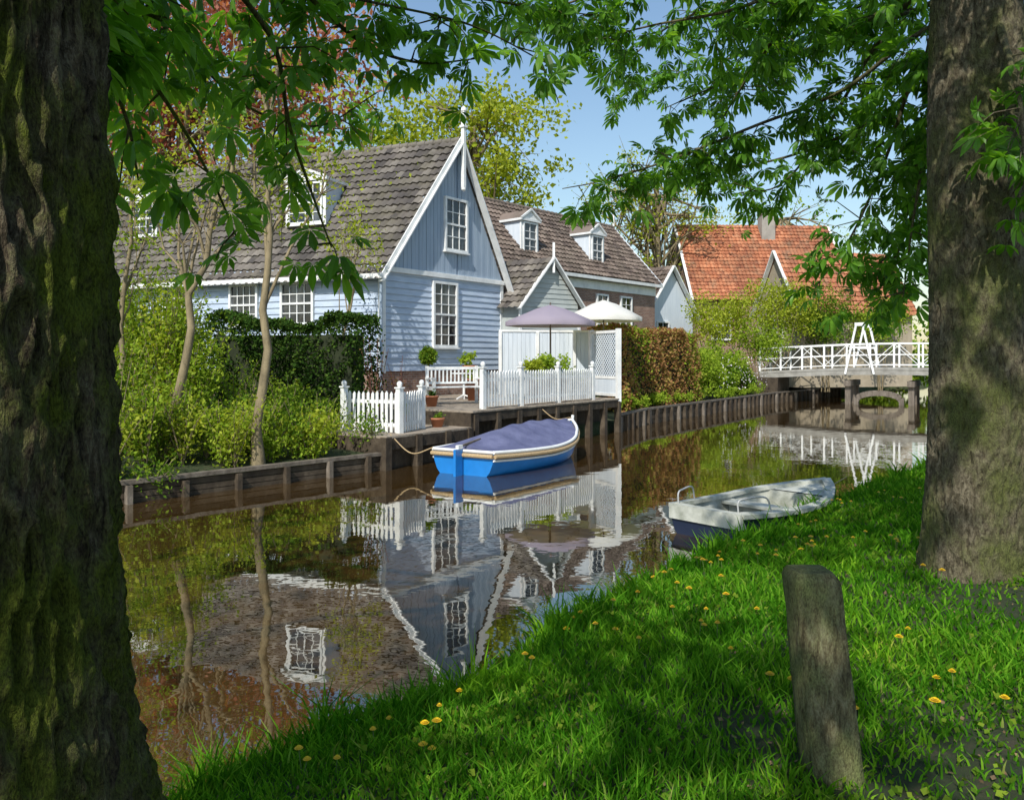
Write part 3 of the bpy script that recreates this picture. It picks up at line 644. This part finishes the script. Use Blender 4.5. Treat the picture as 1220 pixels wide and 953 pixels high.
for k in range(-12,20):
    for s in (1,-1):
        u0=k*.125;u1=u0+s*1.25;lo_,hi_=.06,Lw-.06
        def clip(u0,z0,u1,z1):
            t0=(lo_-u0)/(u1-u0);t1=(hi_-u0)/(u1-u0)
            if t0>t1:t0,t1=t1,t0
            t0=max(t0,0);t1=min(t1,1)
            return None if t0>=t1-.02 else (u0+(u1-u0)*t0,z0+(z1-z0)*t0,u0+(u1-u0)*t1,z0+(z1-z0)*t1)
        c=clip(u0,.63,u1,1.88)
        if c: m.beam(o+eu*c[0]+Z*c[1]+ev*.006*s,o+eu*c[2]+Z*c[3]+ev*.006*s,.01,.034,1)
m.build('lattice_screen',[WHITE,PALEB])
m=MB();a=np.array([-.4,26.2]);b=np.array([3.3,26.9]);fr=frame(a,b-a,z=.95);Lw=np.linalg.norm(b-a)
for k in range(26):
    u=k*Lw/26;m.box(fr,u,u+Lw/26-.008,-.02,.02+.004*(k%2),0,2.05,0)
m.box(fr,-.03,Lw+.03,-.05,.05,2.05,2.12,1)
for k in range(4): m.box(fr,k*Lw/3-.05,k*Lw/3+.05,.025,.09,0,2.05,1)
m.build('garden_board_fence',[PALEB,WHITE])
def umbrella(name,c,R,zt,zd,col,n=8):
    m=MB();c=np.array(c,float);m.tube([(c[0],c[1],.98),(c[0],c[1],zt+.08)],.025,8,1);m.lathe((c[0],c[1],.98),[(.28,0),(.28,.06),(.05,.1)],12,1)
    rings=[(0.02,zt),(.35,zt-zd*.28),(.7,zt-zd*.66),(1,zt-zd)];V=[];N=n*6
    for r,z in rings:
        for k in range(N):
            a=k*2*math.pi/N;s=abs(((k/6)%1)-.5)*2;f=1-(1-s)*.07*r;V.append((c[0]+R*r*f*math.cos(a),c[1]+R*r*f*math.sin(a),z+(1-s)*.05*r*(1-r)*2))
    for k in range(N): 
        a=k*2*math.pi/N;s=abs(((k/6)%1)-.5)*2;f=1-(1-s)*.07;V.append((c[0]+R*f*math.cos(a),c[1]+R*f*math.sin(a),zt-zd-.13))
    m.add(V,[[i*N+k,i*N+(k+1)%N,(i+1)*N+(k+1)%N,(i+1)*N+k] for i in range(4) for k in range(N)],0,True)
    for k in range(n):
        a=k*2*math.pi/n;m.tube([(c[0],c[1],zt-.03),(c[0]+R*math.cos(a),c[1]+R*math.sin(a),zt-zd-.02)],.01,4,1,False)
    m.build(name,[col,WOODG])
umbrella('garden_umbrella',(1.15,23.9,0),1.35,3.72,.5,leafmat('mauve_canvas',[(0,(.33,.29,.37)),(1,(.35,.31,.39))],.25))
umbrella('garden_umbrella',(2.95,25.7,0),1.25,4.0,.55,leafmat('white_canvas',[(0,(.66,.65,.62)),(1,(.68,.67,.64))],.2))
def bench(o,d,z):
    m=MB();fr=frame(o,d,z=z)
    for u in (0,1.35):
        m.box(fr,u-.035,u+.035,.44,.5,0,.62,0);m.box(fr,u-.035,u+.035,-.03,.03,0,.95,0);m.box(fr,u-.04,u+.04,-.03,.52,.62,.66,0);m.box(fr,u-.025,u+.025,.03,.44,.36,.41,0)
    for k in range(5): m.box(fr,-.03,1.38,.05+k*.1,.13+k*.1,.415,.44,0)
    m.box(fr,.035,1.315,-.02,.02,.86,.93,0);m.box(fr,.035,1.315,-.02,.02,.5,.55,0)
    for k in range(12): m.box(fr,.1+k*.105,.135+k*.105,-.012,.012,.55,.86,0)
    m.build('garden_bench',[WHITE])
bench((-2.12,19.9),(.9,.45),.98)
def chair(o,d,z):
    m=MB();fr=frame(o,d,z=z)
    for u in (0,.42):
        for v in (0,.42): m.box(fr,u-.02,u+.02,v-.02,v+.02,0,.88 if v==0 else .44,0)
    for k in range(4): m.box(fr,-.02,.44,.01+k*.11,.1+k*.11,.44,.465,0);m.box(fr,0.021,.40,-.01,.01,.52+k*.1,.58+k*.1,0)
    m.build('garden_chair',[WHITE])
def table(o,r,z):
    m=MB();m.lathe((*o,z),[(0,.74),(r,.74),(r,.71),(0,.71)],20,0,False);m.tube([(*o,z),(*o,z+.71)],.035,8,0)
    for k in range(3):
        a=k*2.09;m.beam((*o,z+.12),(o[0]+.35*math.cos(a),o[1]+.35*math.sin(a),z+.01),.04,.04,0)
    m.build('garden_table',[WHITE])
table((1.1,23.6),.5,.98);chair((.2,23.2),(.3,-.9),.98);chair((1.7,24.4),(-.9,-.3),.98);table((-1.35,22.4),.35,.98)
TERRA=flat('terracotta',(.42,.16,.08));GPOT=flat('grey_pot',(.3,.3,.3))
def potted(name,o,z,pr,ph,fr_,leaf,ball=False,stem=0,n=350,L=.06,pot=TERRA):
    m=MB();c=(o[0],o[1],z);m.lathe(c,[(0,0),(pr*.7,0),(pr,ph),(pr*1.1,ph),(pr*1.1,ph+.04),(pr*.85,ph+.04),(pr*.8,ph-.02),(0,ph-.02)],16,0)
    if stem: m.tube([(o[0],o[1],z+ph-.02),(o[0]+.01,o[1],z+ph+stem)],.015,6,2)
    cc=(o[0],o[1],z+ph+stem+fr_*.7)
    if ball:
        q=rng.normal(size=(n,3));q/=np.linalg.norm(q,axis=1)[:,None];V,f=leafquads(np.array(cc)+q*fr_*rng.uniform(.8,1,(n,1)),L,L*.6);m.add(V,f,1)
        V,f=leafquads(np.array(cc)+q*fr_*.6,L*2,L*2);m.add(V,f,1)
    else: blob(m,cc,(fr_,fr_,fr_*.9),n,L,1)
    m.build(name,[pot,leaf,BARK3])
potted('potted_topiary',(-2.25,21.4),.98,.15,.3,.27,MG,True,.72,700,.05)
potted('potted_plant',(-1.05,21.6),.98,.2,.55,.24,LG)
potted('potted_plant',D(3.4,1.7),.98,.16,.22,.14,DG,n=150)
potted('potted_plant',D(2.2,.5),.64,.15,.16,.13,MG,n=150)
potted('potted_plant',D(2.3,1.6),.64,.13,.2,.2,MG,n=200)
potted('potted_plant',D(6.1,.6),.98,.16,.6,.4,YG,n=600,L=.09)
potted('potted_plant',D(6.8,.65),.98,.16,.66,.46,LG,n=700,L=.09)
potted('potted_plant',D(7.5,.6),.98,.16,.6,.4,LG,n=500,L=.09)
potted('potted_plant',D(7.3,3.6),.98,.2,.9,.3,LG,n=400,L=.09)
potted('potted_plant',D(8.6,.6),.98,.16,.45,.3,MG,n=300,pot=GPOT)
# ---------------------------------------------------------------- bridge
e=empty('footbridge')
a=np.array([12.9,40.6]);b=np.array([23.2,34.2]);fr=frame(a,b-a);LB=np.linalg.norm(b-a);o,eu,ev=fr
arc=lambda u:1.5+.22*math.sin(math.pi*u/LB)
m=MB();N=24
CONC=mk('bridge_timber_grey',[(.3,(.2,.19,.17)),(.7,(.33,.32,.29))],3,rough=.8,bump=.3)
for k in range(N):
    u0,u1=LB*k/N,LB*(k+1)/N;z0,z1=arc(u0),arc(u1)
    P=lambda u,v,z:o+u*eu+v*ev+z*Z
    m.hexa([P(u0,-1.1,z0-.12),P(u1,-1.1,z1-.12),P(u1,1.1,z1-.12),P(u0,1.1,z0-.12),P(u0,-1.1,z0),P(u1,-1.1,z1),P(u1,1.1,z1),P(u0,1.1,z0)],0)
    for v in (-1.0,1.0): m.hexa([P(u0,v-.08,z0-.34),P(u1,v-.08,z1-.34),P(u1,v+.08,z1-.34),P(u0,v+.08,z0-.34),P(u0,v-.08,z0-.12),P(u1,v-.08,z1-.12),P(u1,v+.08,z1-.12),P(u0,v+.08,z0-.12)],0)
m.box(fr,-1.6,.9,-1.2,1.2,-.5,1.2,1);m.box(fr,LB*.62,LB+1.6,-1.15,1.15,-.5,1.05,1)
m.build('deck_and_abutments',[CONC,WOODD],e)
m=MB()
for u in (LB*.34,LB*.56):
    for v in (-1.2,0,1.2): m.box(fr,u-.12,u+.12,v-.12,v+.12,-.6,1.1,0)
    m.box(fr,u-.15,u+.15,-1.5,1.5,.85,1.1,0)
for k in range(10):
    a0=math.pi*k/10;a1=math.pi*(k+1)/10;uc=LB*.45
    m.beam(o+(uc-math.cos(a0)*.95)*eu+1.4*ev+(math.sin(a0)*.35+.2)*Z,o+(uc-math.cos(a1)*.95)*eu+1.4*ev+(math.sin(a1)*.35+.2)*Z,.2,.25,0)
for s in (-1,1): m.box(fr,LB*.45+s*.95-.1,LB*.45+s*.95+.1,1.28,1.52,-.6,.3,0)
m.build('piers',[WOODG],e)
m=MB()
for v in (-1.05,1.05):
    n=12
    for k in range(n+1):
        u=LB*k/n;z=arc(u);m.box(fr,u-.04,u+.04,v-.04,v+.04,z,z+1.15,0)
        if k<n:
            u2=LB*(k+1)/n;z2=arc(u2)
            for h in (.12,.6,1.12): m.beam(o+u*eu+v*ev+(z+h)*Z,o+u2*eu+v*ev+(z2+h)*Z,.045,.045,0)
            if k%2: m.beam(o+u*eu+v*ev+(z+.12)*Z,o+u2*eu+v*ev+(z2+1.08)*Z,.025,.028,0)
            else: m.beam(o+u*eu+v*ev+(z+1.08)*Z,o+u2*eu+v*ev+(z2+.12)*Z,.025,.028,0)
    u=LB*.38
    for s in (-1,1): m.beam(o+(u+s*.62)*eu+(v*1.12)*ev+(arc(u)-.3)*Z,o+(u+s*.14)*eu+(v*1.12)*ev+(arc(u)+2.0)*Z,.09,.09,0)
    m.box(fr,u-.2,u+.2,v*1.12-.05,v*1.12+.05,arc(u)+1.95,arc(u)+2.1,0);m.box(fr,u-.4,u+.4,v*1.12-.04,v*1.12+.04,arc(u)+.9,arc(u)+1.0,0)
m.build('white_railing',[WHITE],e)
# ---------------------------------------------------------------- boats
def hull(mb,c,dirv,L,B,h0,h1,hm,bs,bowp,mat,ns=40,nr=12,th=0,zoff=0,transw=.6,keel=-.15,shrink=0,floor=None):
    d=np.array([dirv[0],dirv[1],0.]);d/=np.linalg.norm(d);s_=np.array([d[1],-d[0],0]);c=np.array([c[0],c[1],0.])
    def hb(s):
        x=1-s
        fb=(1-max(0,(s-.45)/.55)**bowp)
        fs=transw+(1-transw)*math.sin(min(1,s/.45)*math.pi/2)
        return max(.012,B/2*min(fb,1)*fs-shrink)
    def sh(s): return hm+(h0-hm)*max(0,1-s/.5)**2+(h1-hm)*max(0,(s-.4)/.6)**2
    V=[]
    for i in range(ns+1):
        s=i/ns;w=hb(s);H=sh(s)
        for j in range(nr+1):
            t=-1+2*j/nr;a=abs(t)
            k=keel if floor is None else floor
            zz=k+(H-k)*a**2.3 if floor is None else (k if a<.7 else k+(H-k)*((a-.7)/.3)**.9)
            yy=w*(1-(1-a)**1.9) if floor is None else w*min(1,a/.85)
            yy*=np.sign(t)
            rake=.10*L*max(0,(s-.8)/.2)*((zz-k)/(H-k)) if bowp<6 else 0
            p=c+d*(L*(s-.5)+rake*.6)+s_*yy;p=p+Z*(zz+zoff);V.append(p)
    n=nr+1
    Fq=[[i*n+j,i*n+j+1,(i+1)*n+j+1,(i+1)*n+j] for i in range(ns) for j in range(nr)]
    mb.add(V,Fq,mat,True);mb.add(V[:n],[list(range(n))],mat);mb.add(V[-n:],[list(range(n))[::-1]],mat)
    return np.array(V).reshape(ns+1,n,3),hb,sh,d,s_,c
BLUEH=flat('blue_hull_paint',(.015,.19,.56),.28,.5,.03);CANV=mk('boat_canvas',[(.3,(.08,.088,.17)),(.7,(.14,.15,.255))],3,rough=.85,bump=.5,bscale=5,bd=.06);ROPE=mk('rope',[(.3,(.3,.2,.1)),(.7,(.5,.38,.22))],40,bump=.5,bscale=80)
LBt=4.1
m=MB();V,hb,sh,d,s_,c=hull(m,(.17,16.25),(.52,.855),LBt,1.9,.44,.72,.40,0,2.6,0,transw=.7)
top=lambda i,side,dz=0,out=0:V[i,0 if side<0 else -1]+Z*dz+s_*side*out
for side in (-1,1):
    m.tube([top(i,side,-.075,.03) for i in range(41)],.04,8,2);m.tube([top(i,side,.0,.0) for i in range(41)],.035,6,1)
    m.tube([top(i,side,-.15,-.005) for i in range(41)],.022,6,1)
m.tube([V[0,0]+Z*-.075-d*.03,V[0,-1]+Z*-.075-d*.03],.04,8,2);m.tube([V[0,0],V[0,-1]],.03,6,1)
CV=[];nc=14
for i in range(1,41):
    s=i/40;w=hb(s)+.0;H=sh(s)+.03;rh=.36*math.sin(min(1,s/.45)*math.pi/2)*(1-max(0,(s-.55)/.45)**1.6)*1.0
    for j in range(nc+1):
        t=-1+2*j/nc;zz=H+rh*(1-abs(t)**1.1)+.016*math.sin(s*34+t*3)*(1-abs(t))-.05*(1-abs(2*abs(t)-1))*abs(math.sin(s*14))
        if abs(t)==1: zz-=.02
        CV.append(c+d*LBt*(s-.5)+s_*w*t+Z*zz+d*(.05 if s>.9 else 0))
m.add(CV,[[i*(nc+1)+j,i*(nc+1)+j+1,(i+1)*(nc+1)+j+1,(i+1)*(nc+1)+j] for i in range(39) for j in range(nc)],3,True)
m.add(CV[:nc+1],[list(range(nc+1))],3)
m.tube([V[-1,6]+d*.02-Z*.1,V[-1,0]+d*.06,V[-1,0]+d*.08+Z*.1],.035,8,1)
st=c-d*(LBt/2+.02);fr=(st,d,s_)
m.box(fr,-.24,-.02,-.025,.025,-.25,.48,0);m.box(fr,-.16,-.02,-.03,.03,.48,.55,1);m.beam(st-d*.1+Z*.52,st+d*.6+Z*.6,.035,.035,4)
m.build('blue_covered_boat',[BLUEH,WHITE,ROPE,CANV,WOODG])
m=MB()
m.tube(spline([V[0,0]+Z*.02,V[0,0]*.5+np.array([*D(.2,0),.66])*.5-Z*.22,np.array([*D(.2,-.02),.66])],8),.012,6,0)
m.tube(spline([V[-1,0]+Z*.05,V[-1,0]*.5+np.array([*D(5.5,0),.9])*.5-Z*.12,np.array([*D(5.5,-.02),.9])],8),.012,6,0);m.build('mooring_rope',[ROPE])
DARKB=flat('dark_blue_hull',(.015,.022,.05),.35,.5,.05);GRW=mk('weathered_boat_paint',[(.3,(.25,.26,.21)),(.5,(.42,.425,.37)),(.72,(.56,.56,.50))],5,rough=.6,bump=.2)
m=MB();cc=(3.28,10.2);dv=(.76,.65);LD=2.7;BD=1.25
V,hb,sh,d,s_,c=hull(m,cc,dv,LD,BD,.33,.42,.29,0,2.6,0,transw=.80,keel=-.14)
V2,*_=hull(m,cc,dv,LD-.12,BD,.34,.42,.295,0,2.6,1,transw=.80,shrink=.06,floor=.03)
for i in range(40):
    for col in (0,-1):
        sd=-1 if col==0 else 1
        a_,b_=V[i,col]+s_*sd*.03,V[i+1,col]+s_*sd*.03;c_,d_=V2[i+1,col]-s_*sd*.03,V2[i,col]-s_*sd*.03
        up=Z*.025
        m.hexa([a_-up,b_-up,c_-up,d_-up,a_+up,b_+up,c_+up,d_+up],1)
fr=(c,d,s_);hl=LD/2
m.box(fr,-hl-.03,-hl+.09,-.5,.5,.18,.355,1)
for u,wd,z in ((-1.0,.3,.21),(-.1,.24,.21)): 
    w_=hb((u+hl)/LD)-.07;m.box(fr,u-wd/2,u+wd/2,-w_,w_,z,z+.035,1);m.box(fr,u-.03,u+.03,-w_*.9,w_*.9,.04,z,1)
for k in range(5): m.box(fr,-.8,.55,-.36+k*.16,-.26+k*.16,.035,.055,3)
Pd=lambda u,v,z:c+d*u+s_*v+Z*z
pts=[V2[i,0]+Z*-.02 for i in range(31,41)]+[V2[i,-1]+Z*-.02 for i in range(40,30,-1)];poly(m,pts,1)
m.box(fr,.68,.72,-hb(.74)+.07,hb(.74)-.07,.04,.31,1)
for side in (-1,1):
    m.tube(spline([Pd(-hl+.05,side*.42,.35),Pd(-hl+.05,side*.42,.48),Pd(-hl+.16,side*.44,.51),Pd(-.9,side*.52,.5),Pd(-.82,side*.54,.34)],6),.011,6,2)
m.tube([Pd(hl+.02,0,.41),Pd(hl+.35,-.05,.3),Pd(hl+.7,0,.4)],.008,5,4)
m.build('grey_dinghy',[DARKB,GRW,flat('galvanised_steel',(.45,.45,.45),.35),WOODG,ROPE])
# ---------------------------------------------------------------- garden vegetation
def ground3(p): return np.array([p[0],p[1],gz([p[:2]])[0]])
def hedge(name,a,b,wid,z0,z1,mats,n,L,mixf=None,wv=1):
    m=MB();a=np.array(a,float);b=np.array(b,float);d=b-a;Lh=np.linalg.norm(d);fr=frame(a,d);o,eu,ev=fr
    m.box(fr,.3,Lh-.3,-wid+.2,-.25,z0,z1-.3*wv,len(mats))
    f=rng.integers(0,6,n);u=rng.uniform(0,Lh,n);v=-rng.uniform(0,wid,n);z=rng.uniform(z0,z1,n)
    front=f<3;top=(f==3)|(f==4);v[front]=-np.abs(rng.normal(size=front.sum()))*.1;z[top]=z1-np.abs(rng.normal(size=top.sum()))*.1
    en=f==5;u[en]=np.where(rng.uniform(size=en.sum())<.5,0,Lh)+rng.normal(size=en.sum())*.08
    wob=wv*(.12*np.sin(u*2.1+z*1.5)+.08*np.sin(u*5+z*3)+.05*np.sin(u*11-z*7));v=v+wob-.12*np.clip(z-z1+.4,0,1)*2*front
    z=z+wv*(.09*np.sin(u*1.7+1)+.06*np.sin(u*4.3))*(z-z0)/(z1-z0)
    P=o+u[:,None]*eu+v[:,None]*ev+z[:,None]*Z;k=rng.integers(0,len(mats),n)
    if mixf is not None: k=mixf(u,z)
    for q in range(len(mats)):
        if (k==q).any(): V,ff=leafquads(P[k==q],L,L*.65);m.add(V,ff,q)
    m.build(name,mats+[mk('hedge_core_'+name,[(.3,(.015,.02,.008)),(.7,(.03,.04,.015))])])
hedge('clipped_dark_hedge',(-7.6,19.4),(-3.55,18.6),1.2,.4,3.1,[DG],20000,.085,None,1.4)
hedge('beech_hedge',(3.75,26.3),(7.6,32.0),1.3,.4,3.15,[BEECH,LG],18000,.10,lambda u,z:((np.sin(u*1.3)+z*.2+rng.normal(size=len(u))*.5)>1.5).astype(int))
m=MB()
for k in range(22):
    t_=rng.uniform(0,1);p=np.array([7.7,31.9])*(1-t_)+np.array([12.2,38.9])*t_+rng.uniform(0,1.5)*np.array([-.83,.55]);r=rng.uniform(.6,1.05);blob(m,(p[0],p[1],.7+r*rng.uniform(.5,1.8)),(r,r,r*.9),900,.12,rng.integers(0,2))
for k in range(30):
    t_=rng.uniform(0,1);p=np.array([4.0,25.9])*(1-t_)+np.array([12.6,38.6])*t_+rng.uniform(.1,.5)*np.array([-.83,.55]);r=rng.uniform(.2,.42);blob(m,(p[0],p[1],.55+r*.5),(r,r,r*.7),200,.08,1)
m.build('bank_shrubs',[MG,LG])
m=MB();WF=flat('blossom_petals',(.75,.7,.72))
P=np.array([[*(np.array([8.5,33.0])*(1-t_)+np.array([12.3,38.6])*t_+rng.uniform(-.2,.2,2)),rng.uniform(.8,2.2)] for t_ in rng.uniform(0,1,220)]);V,f=leafquads(P,.06,.06);m.add(V,f);m.build('shrub_blossom',[WF])
def bush(name,c,r,n,L,mat,sub=14):
    m=MB();blob(m,c,r,n,L,0,sub);
    for k in range(7): m.tube([(c[0]+rng.normal()*.1,c[1]+rng.normal()*.1,.4),tuple(np.array(c)+rng.normal(size=3)*np.array(r)*.4)],[.03,.01],5,1,False)
    m.build(name,[mat,BARK3])
bush('round_yellow_bush',W(862,378,40),(2.0,1.5,1.6),5500,.13,YG,24);bush('round_green_bush',W(930,368,40.5),(2.1,1.3,1.8),6000,.13,YG,24)
bush('round_green_bush',W(905,402,40),(1.8,1.4,1.3),3600,.13,LG,20);bush('round_green_bush',W(985,380,41.5),(1.7,1.0,1.7),5000,.13,MG,22)
bush('round_green_bush',W(1050,385,42),(1.8,1.0,1.6),4500,.13,LG,22)
def shrub(m,p,h,r,n,L,mat,stemmat):
    b=ground3(p)
    ns=int(5+r*8)
    for k in range(ns):
        a=rng.uniform(0,6.283);tp=b+np.array([math.cos(a)*r*rng.uniform(.1,1),math.sin(a)*r*rng.uniform(.1,1),h*rng.uniform(.55,1.1)])
        mid=b*.5+tp*.5+np.array([0,0,.12*h]);pts=spline([b,mid,tp],6);m.tube(pts,np.linspace(.012,.004,len(pts)),4,stemmat,False)
        nn=n//ns;t_=rng.uniform(.15,1,nn);i_=(t_*(len(pts)-1)).astype(int);P=pts[i_]+rng.normal(size=(nn,3))*r*.17;V,f=leafquads(P,L,L*.55,.6);m.add(V,f,mat)
m=MB()
for k in range(105):
    t_=-rng.uniform(-.4,9.5);v=rng.uniform(.15,3.6);p=np.array([-2.46,15.1])+np.array([.667,.745])*t_+np.array([-.745,.667])*v
    big=min(1.2,.5+max(0,-t_)*.10);h=(.45+v*.34+rng.uniform(0,.7))*big*1.2
    shrub(m,p,h,rng.uniform(.38,.7),int(750*rng.uniform(.7,1.3)),rng.uniform(.055,.085),rng.choice([0,1,1,2]),3)
for k in range(16):
    p=W(rng.uniform(90,240),0,rng.uniform(15,17.5))[:2];shrub(m,p,rng.uniform(2.2,3.4),.85,1500,.085,rng.choice([0,1,2]),3)
m.build('garden_shrubs',[MG,LG,YG,BARK3])
m=MB();shrub(m,(-3.0,17.6),2.1,.45,120,.05,0,1);shrub(m,(-2.75,19.5),1.6,.4,120,.05,0,1);m.build('bare_red_shrub',[BEECH,mk('red_stem',[(.3,(.14,.05,.04)),(.7,(.22,.09,.06))])])
tree('slim_garden_tree',ground3(W(308,0,13.6)),W(335,60,14.2),W(330,130,14.2),(1.7,1.5,2.4),28,60,.085,YG,BARK3,.085,.17,14,.14)
tree('slim_garden_tree',ground3(W(192,0,13.4)),W(285,130,14.2),W(240,170,14.4),(2.0,1.6,2.3),30,65,.085,YG,BARK3,.085,.17,14,.14)
tree('slim_garden_tree',ground3(W(140,0,14.5)),W(160,150,15),W(150,250,15),(1.3,1.3,2.2),24,60,.09,LG,BARK3,.06,.17,12,.12)
tree('slim_garden_tree',ground3(W(400,0,21)),W(430,260,21.3),W(425,285,21.3),(1.0,.9,1.0),18,40,.09,YG,BARK3,.05,.2,12,.1)
# ---------------------------------------------------------------- background trees
tree('copper_beech_tree',(-17,38,1),(-15.5,38,15),(-14.5,38,15),(8,6,7.5),110,110,.32,REDL,BARK3,.4,.12,30,.4)
tree('lime_tree',(-2.5,46,1),(-2.2,46,16),(-2.2,46,13.6),(5.4,4.5,5.2),80,120,.30,YG,BARK3,.35,.13,26,.3)
tree('budding_tree',(9.9,52,1),(9.2,52,14),(9.2,52,11.6),(4.6,4,5.0),60,60,.22,YG,BARK3,.32,.12,60,.3)
tree('birch_tree',(-25,44,1),(-25,44,15),(-24,44,13),(8,6,7),80,80,.34,YG,BARK3,.35,.12,26,.3)
tree('budding_tree',(21,62,1),(21,62,13),(21,62,10),(5.5,4,4.5),60,50,.26,LG,BARK3,.3,.12,50,.3)
tree('maple_tree',(-9,50,1),(-9,50,15),(-9,50,14),(6,5,6),70,90,.34,LG,BARK3,.35,.13,26,.3)
m=MB()
for k in range(46):
    a=rng.uniform(-.75,.95);dd=rng.uniform(75,120);r=rng.uniform(3,5.5);blob(m,(math.tan(a)*dd,dd,r*rng.uniform(.8,1.5)),(r*1.3,r,r),600,.8,rng.integers(0,2),12)
for k in range(34):
    x=rng.uniform(24,60);y=rng.uniform(44,66)-x*.1;r=rng.uniform(1.5,3.6);blob(m,(x,y,r),(r*1.2,r,r),500,.4,rng.integers(0,2),12)
for k in range(40):
    x=rng.uniform(13,42);y=x*rng.uniform(.3,1.35);r=rng.uniform(1,2.4)
    if -sdist(np.array([[x,y]]),Rp)[0]>3.5: blob(m,(x,y,.5+r*.8),(r,r,r),500,.22,rng.integers(0,2),12)
m.build('distant_trees',[MG,LG])
# ---------------------------------------------------------------- light, sky, camera
s=Vector((-.26,-.67,.70)).normalized()
sun=bpy.data.lights.new('sun','SUN');sun.energy=5.0;sun.angle=math.radians(.5);sun.color=(1,.96,.88)
so=bpy.data.objects.new('sun',sun);bpy.context.scene.collection.objects.link(so);so.rotation_euler=s.to_track_quat('Z','Y').to_euler()
wd_=bpy.data.worlds.new('World');bpy.context.scene.world=wd_;wd_.use_nodes=True;nt=wd_.node_tree
sk=nt.nodes.new('ShaderNodeTexSky');sk.sky_type='NISHITA';sk.sun_disc=False;sk.sun_elevation=math.asin(s.z);sk.sun_rotation=math.atan2(s.x,s.y)%(2*math.pi);sk.dust_density=.8;sk.air_density=1.5;sk.ozone_density=4.0
nt.links.new(sk.outputs[0],nt.nodes['Background'].inputs['Color']);nt.nodes['Background'].inputs['Strength'].default_value=.15
cam=bpy.data.cameras.new('camera');co=bpy.data.objects.new('camera',cam);bpy.context.scene.collection.objects.link(co)
co.location=(0,0,CH);co.rotation_euler=(math.radians(90),0,0);cam.lens=36*F/1220;cam.sensor_width=36;cam.shift_y=-48.5/1220;cam.clip_end=2000;cam.clip_start=.05
bpy.context.scene.camera=co
v=bpy.context.scene.view_settings;v.view_transform='Standard';v.look='None';v.exposure=0;v.gamma=1
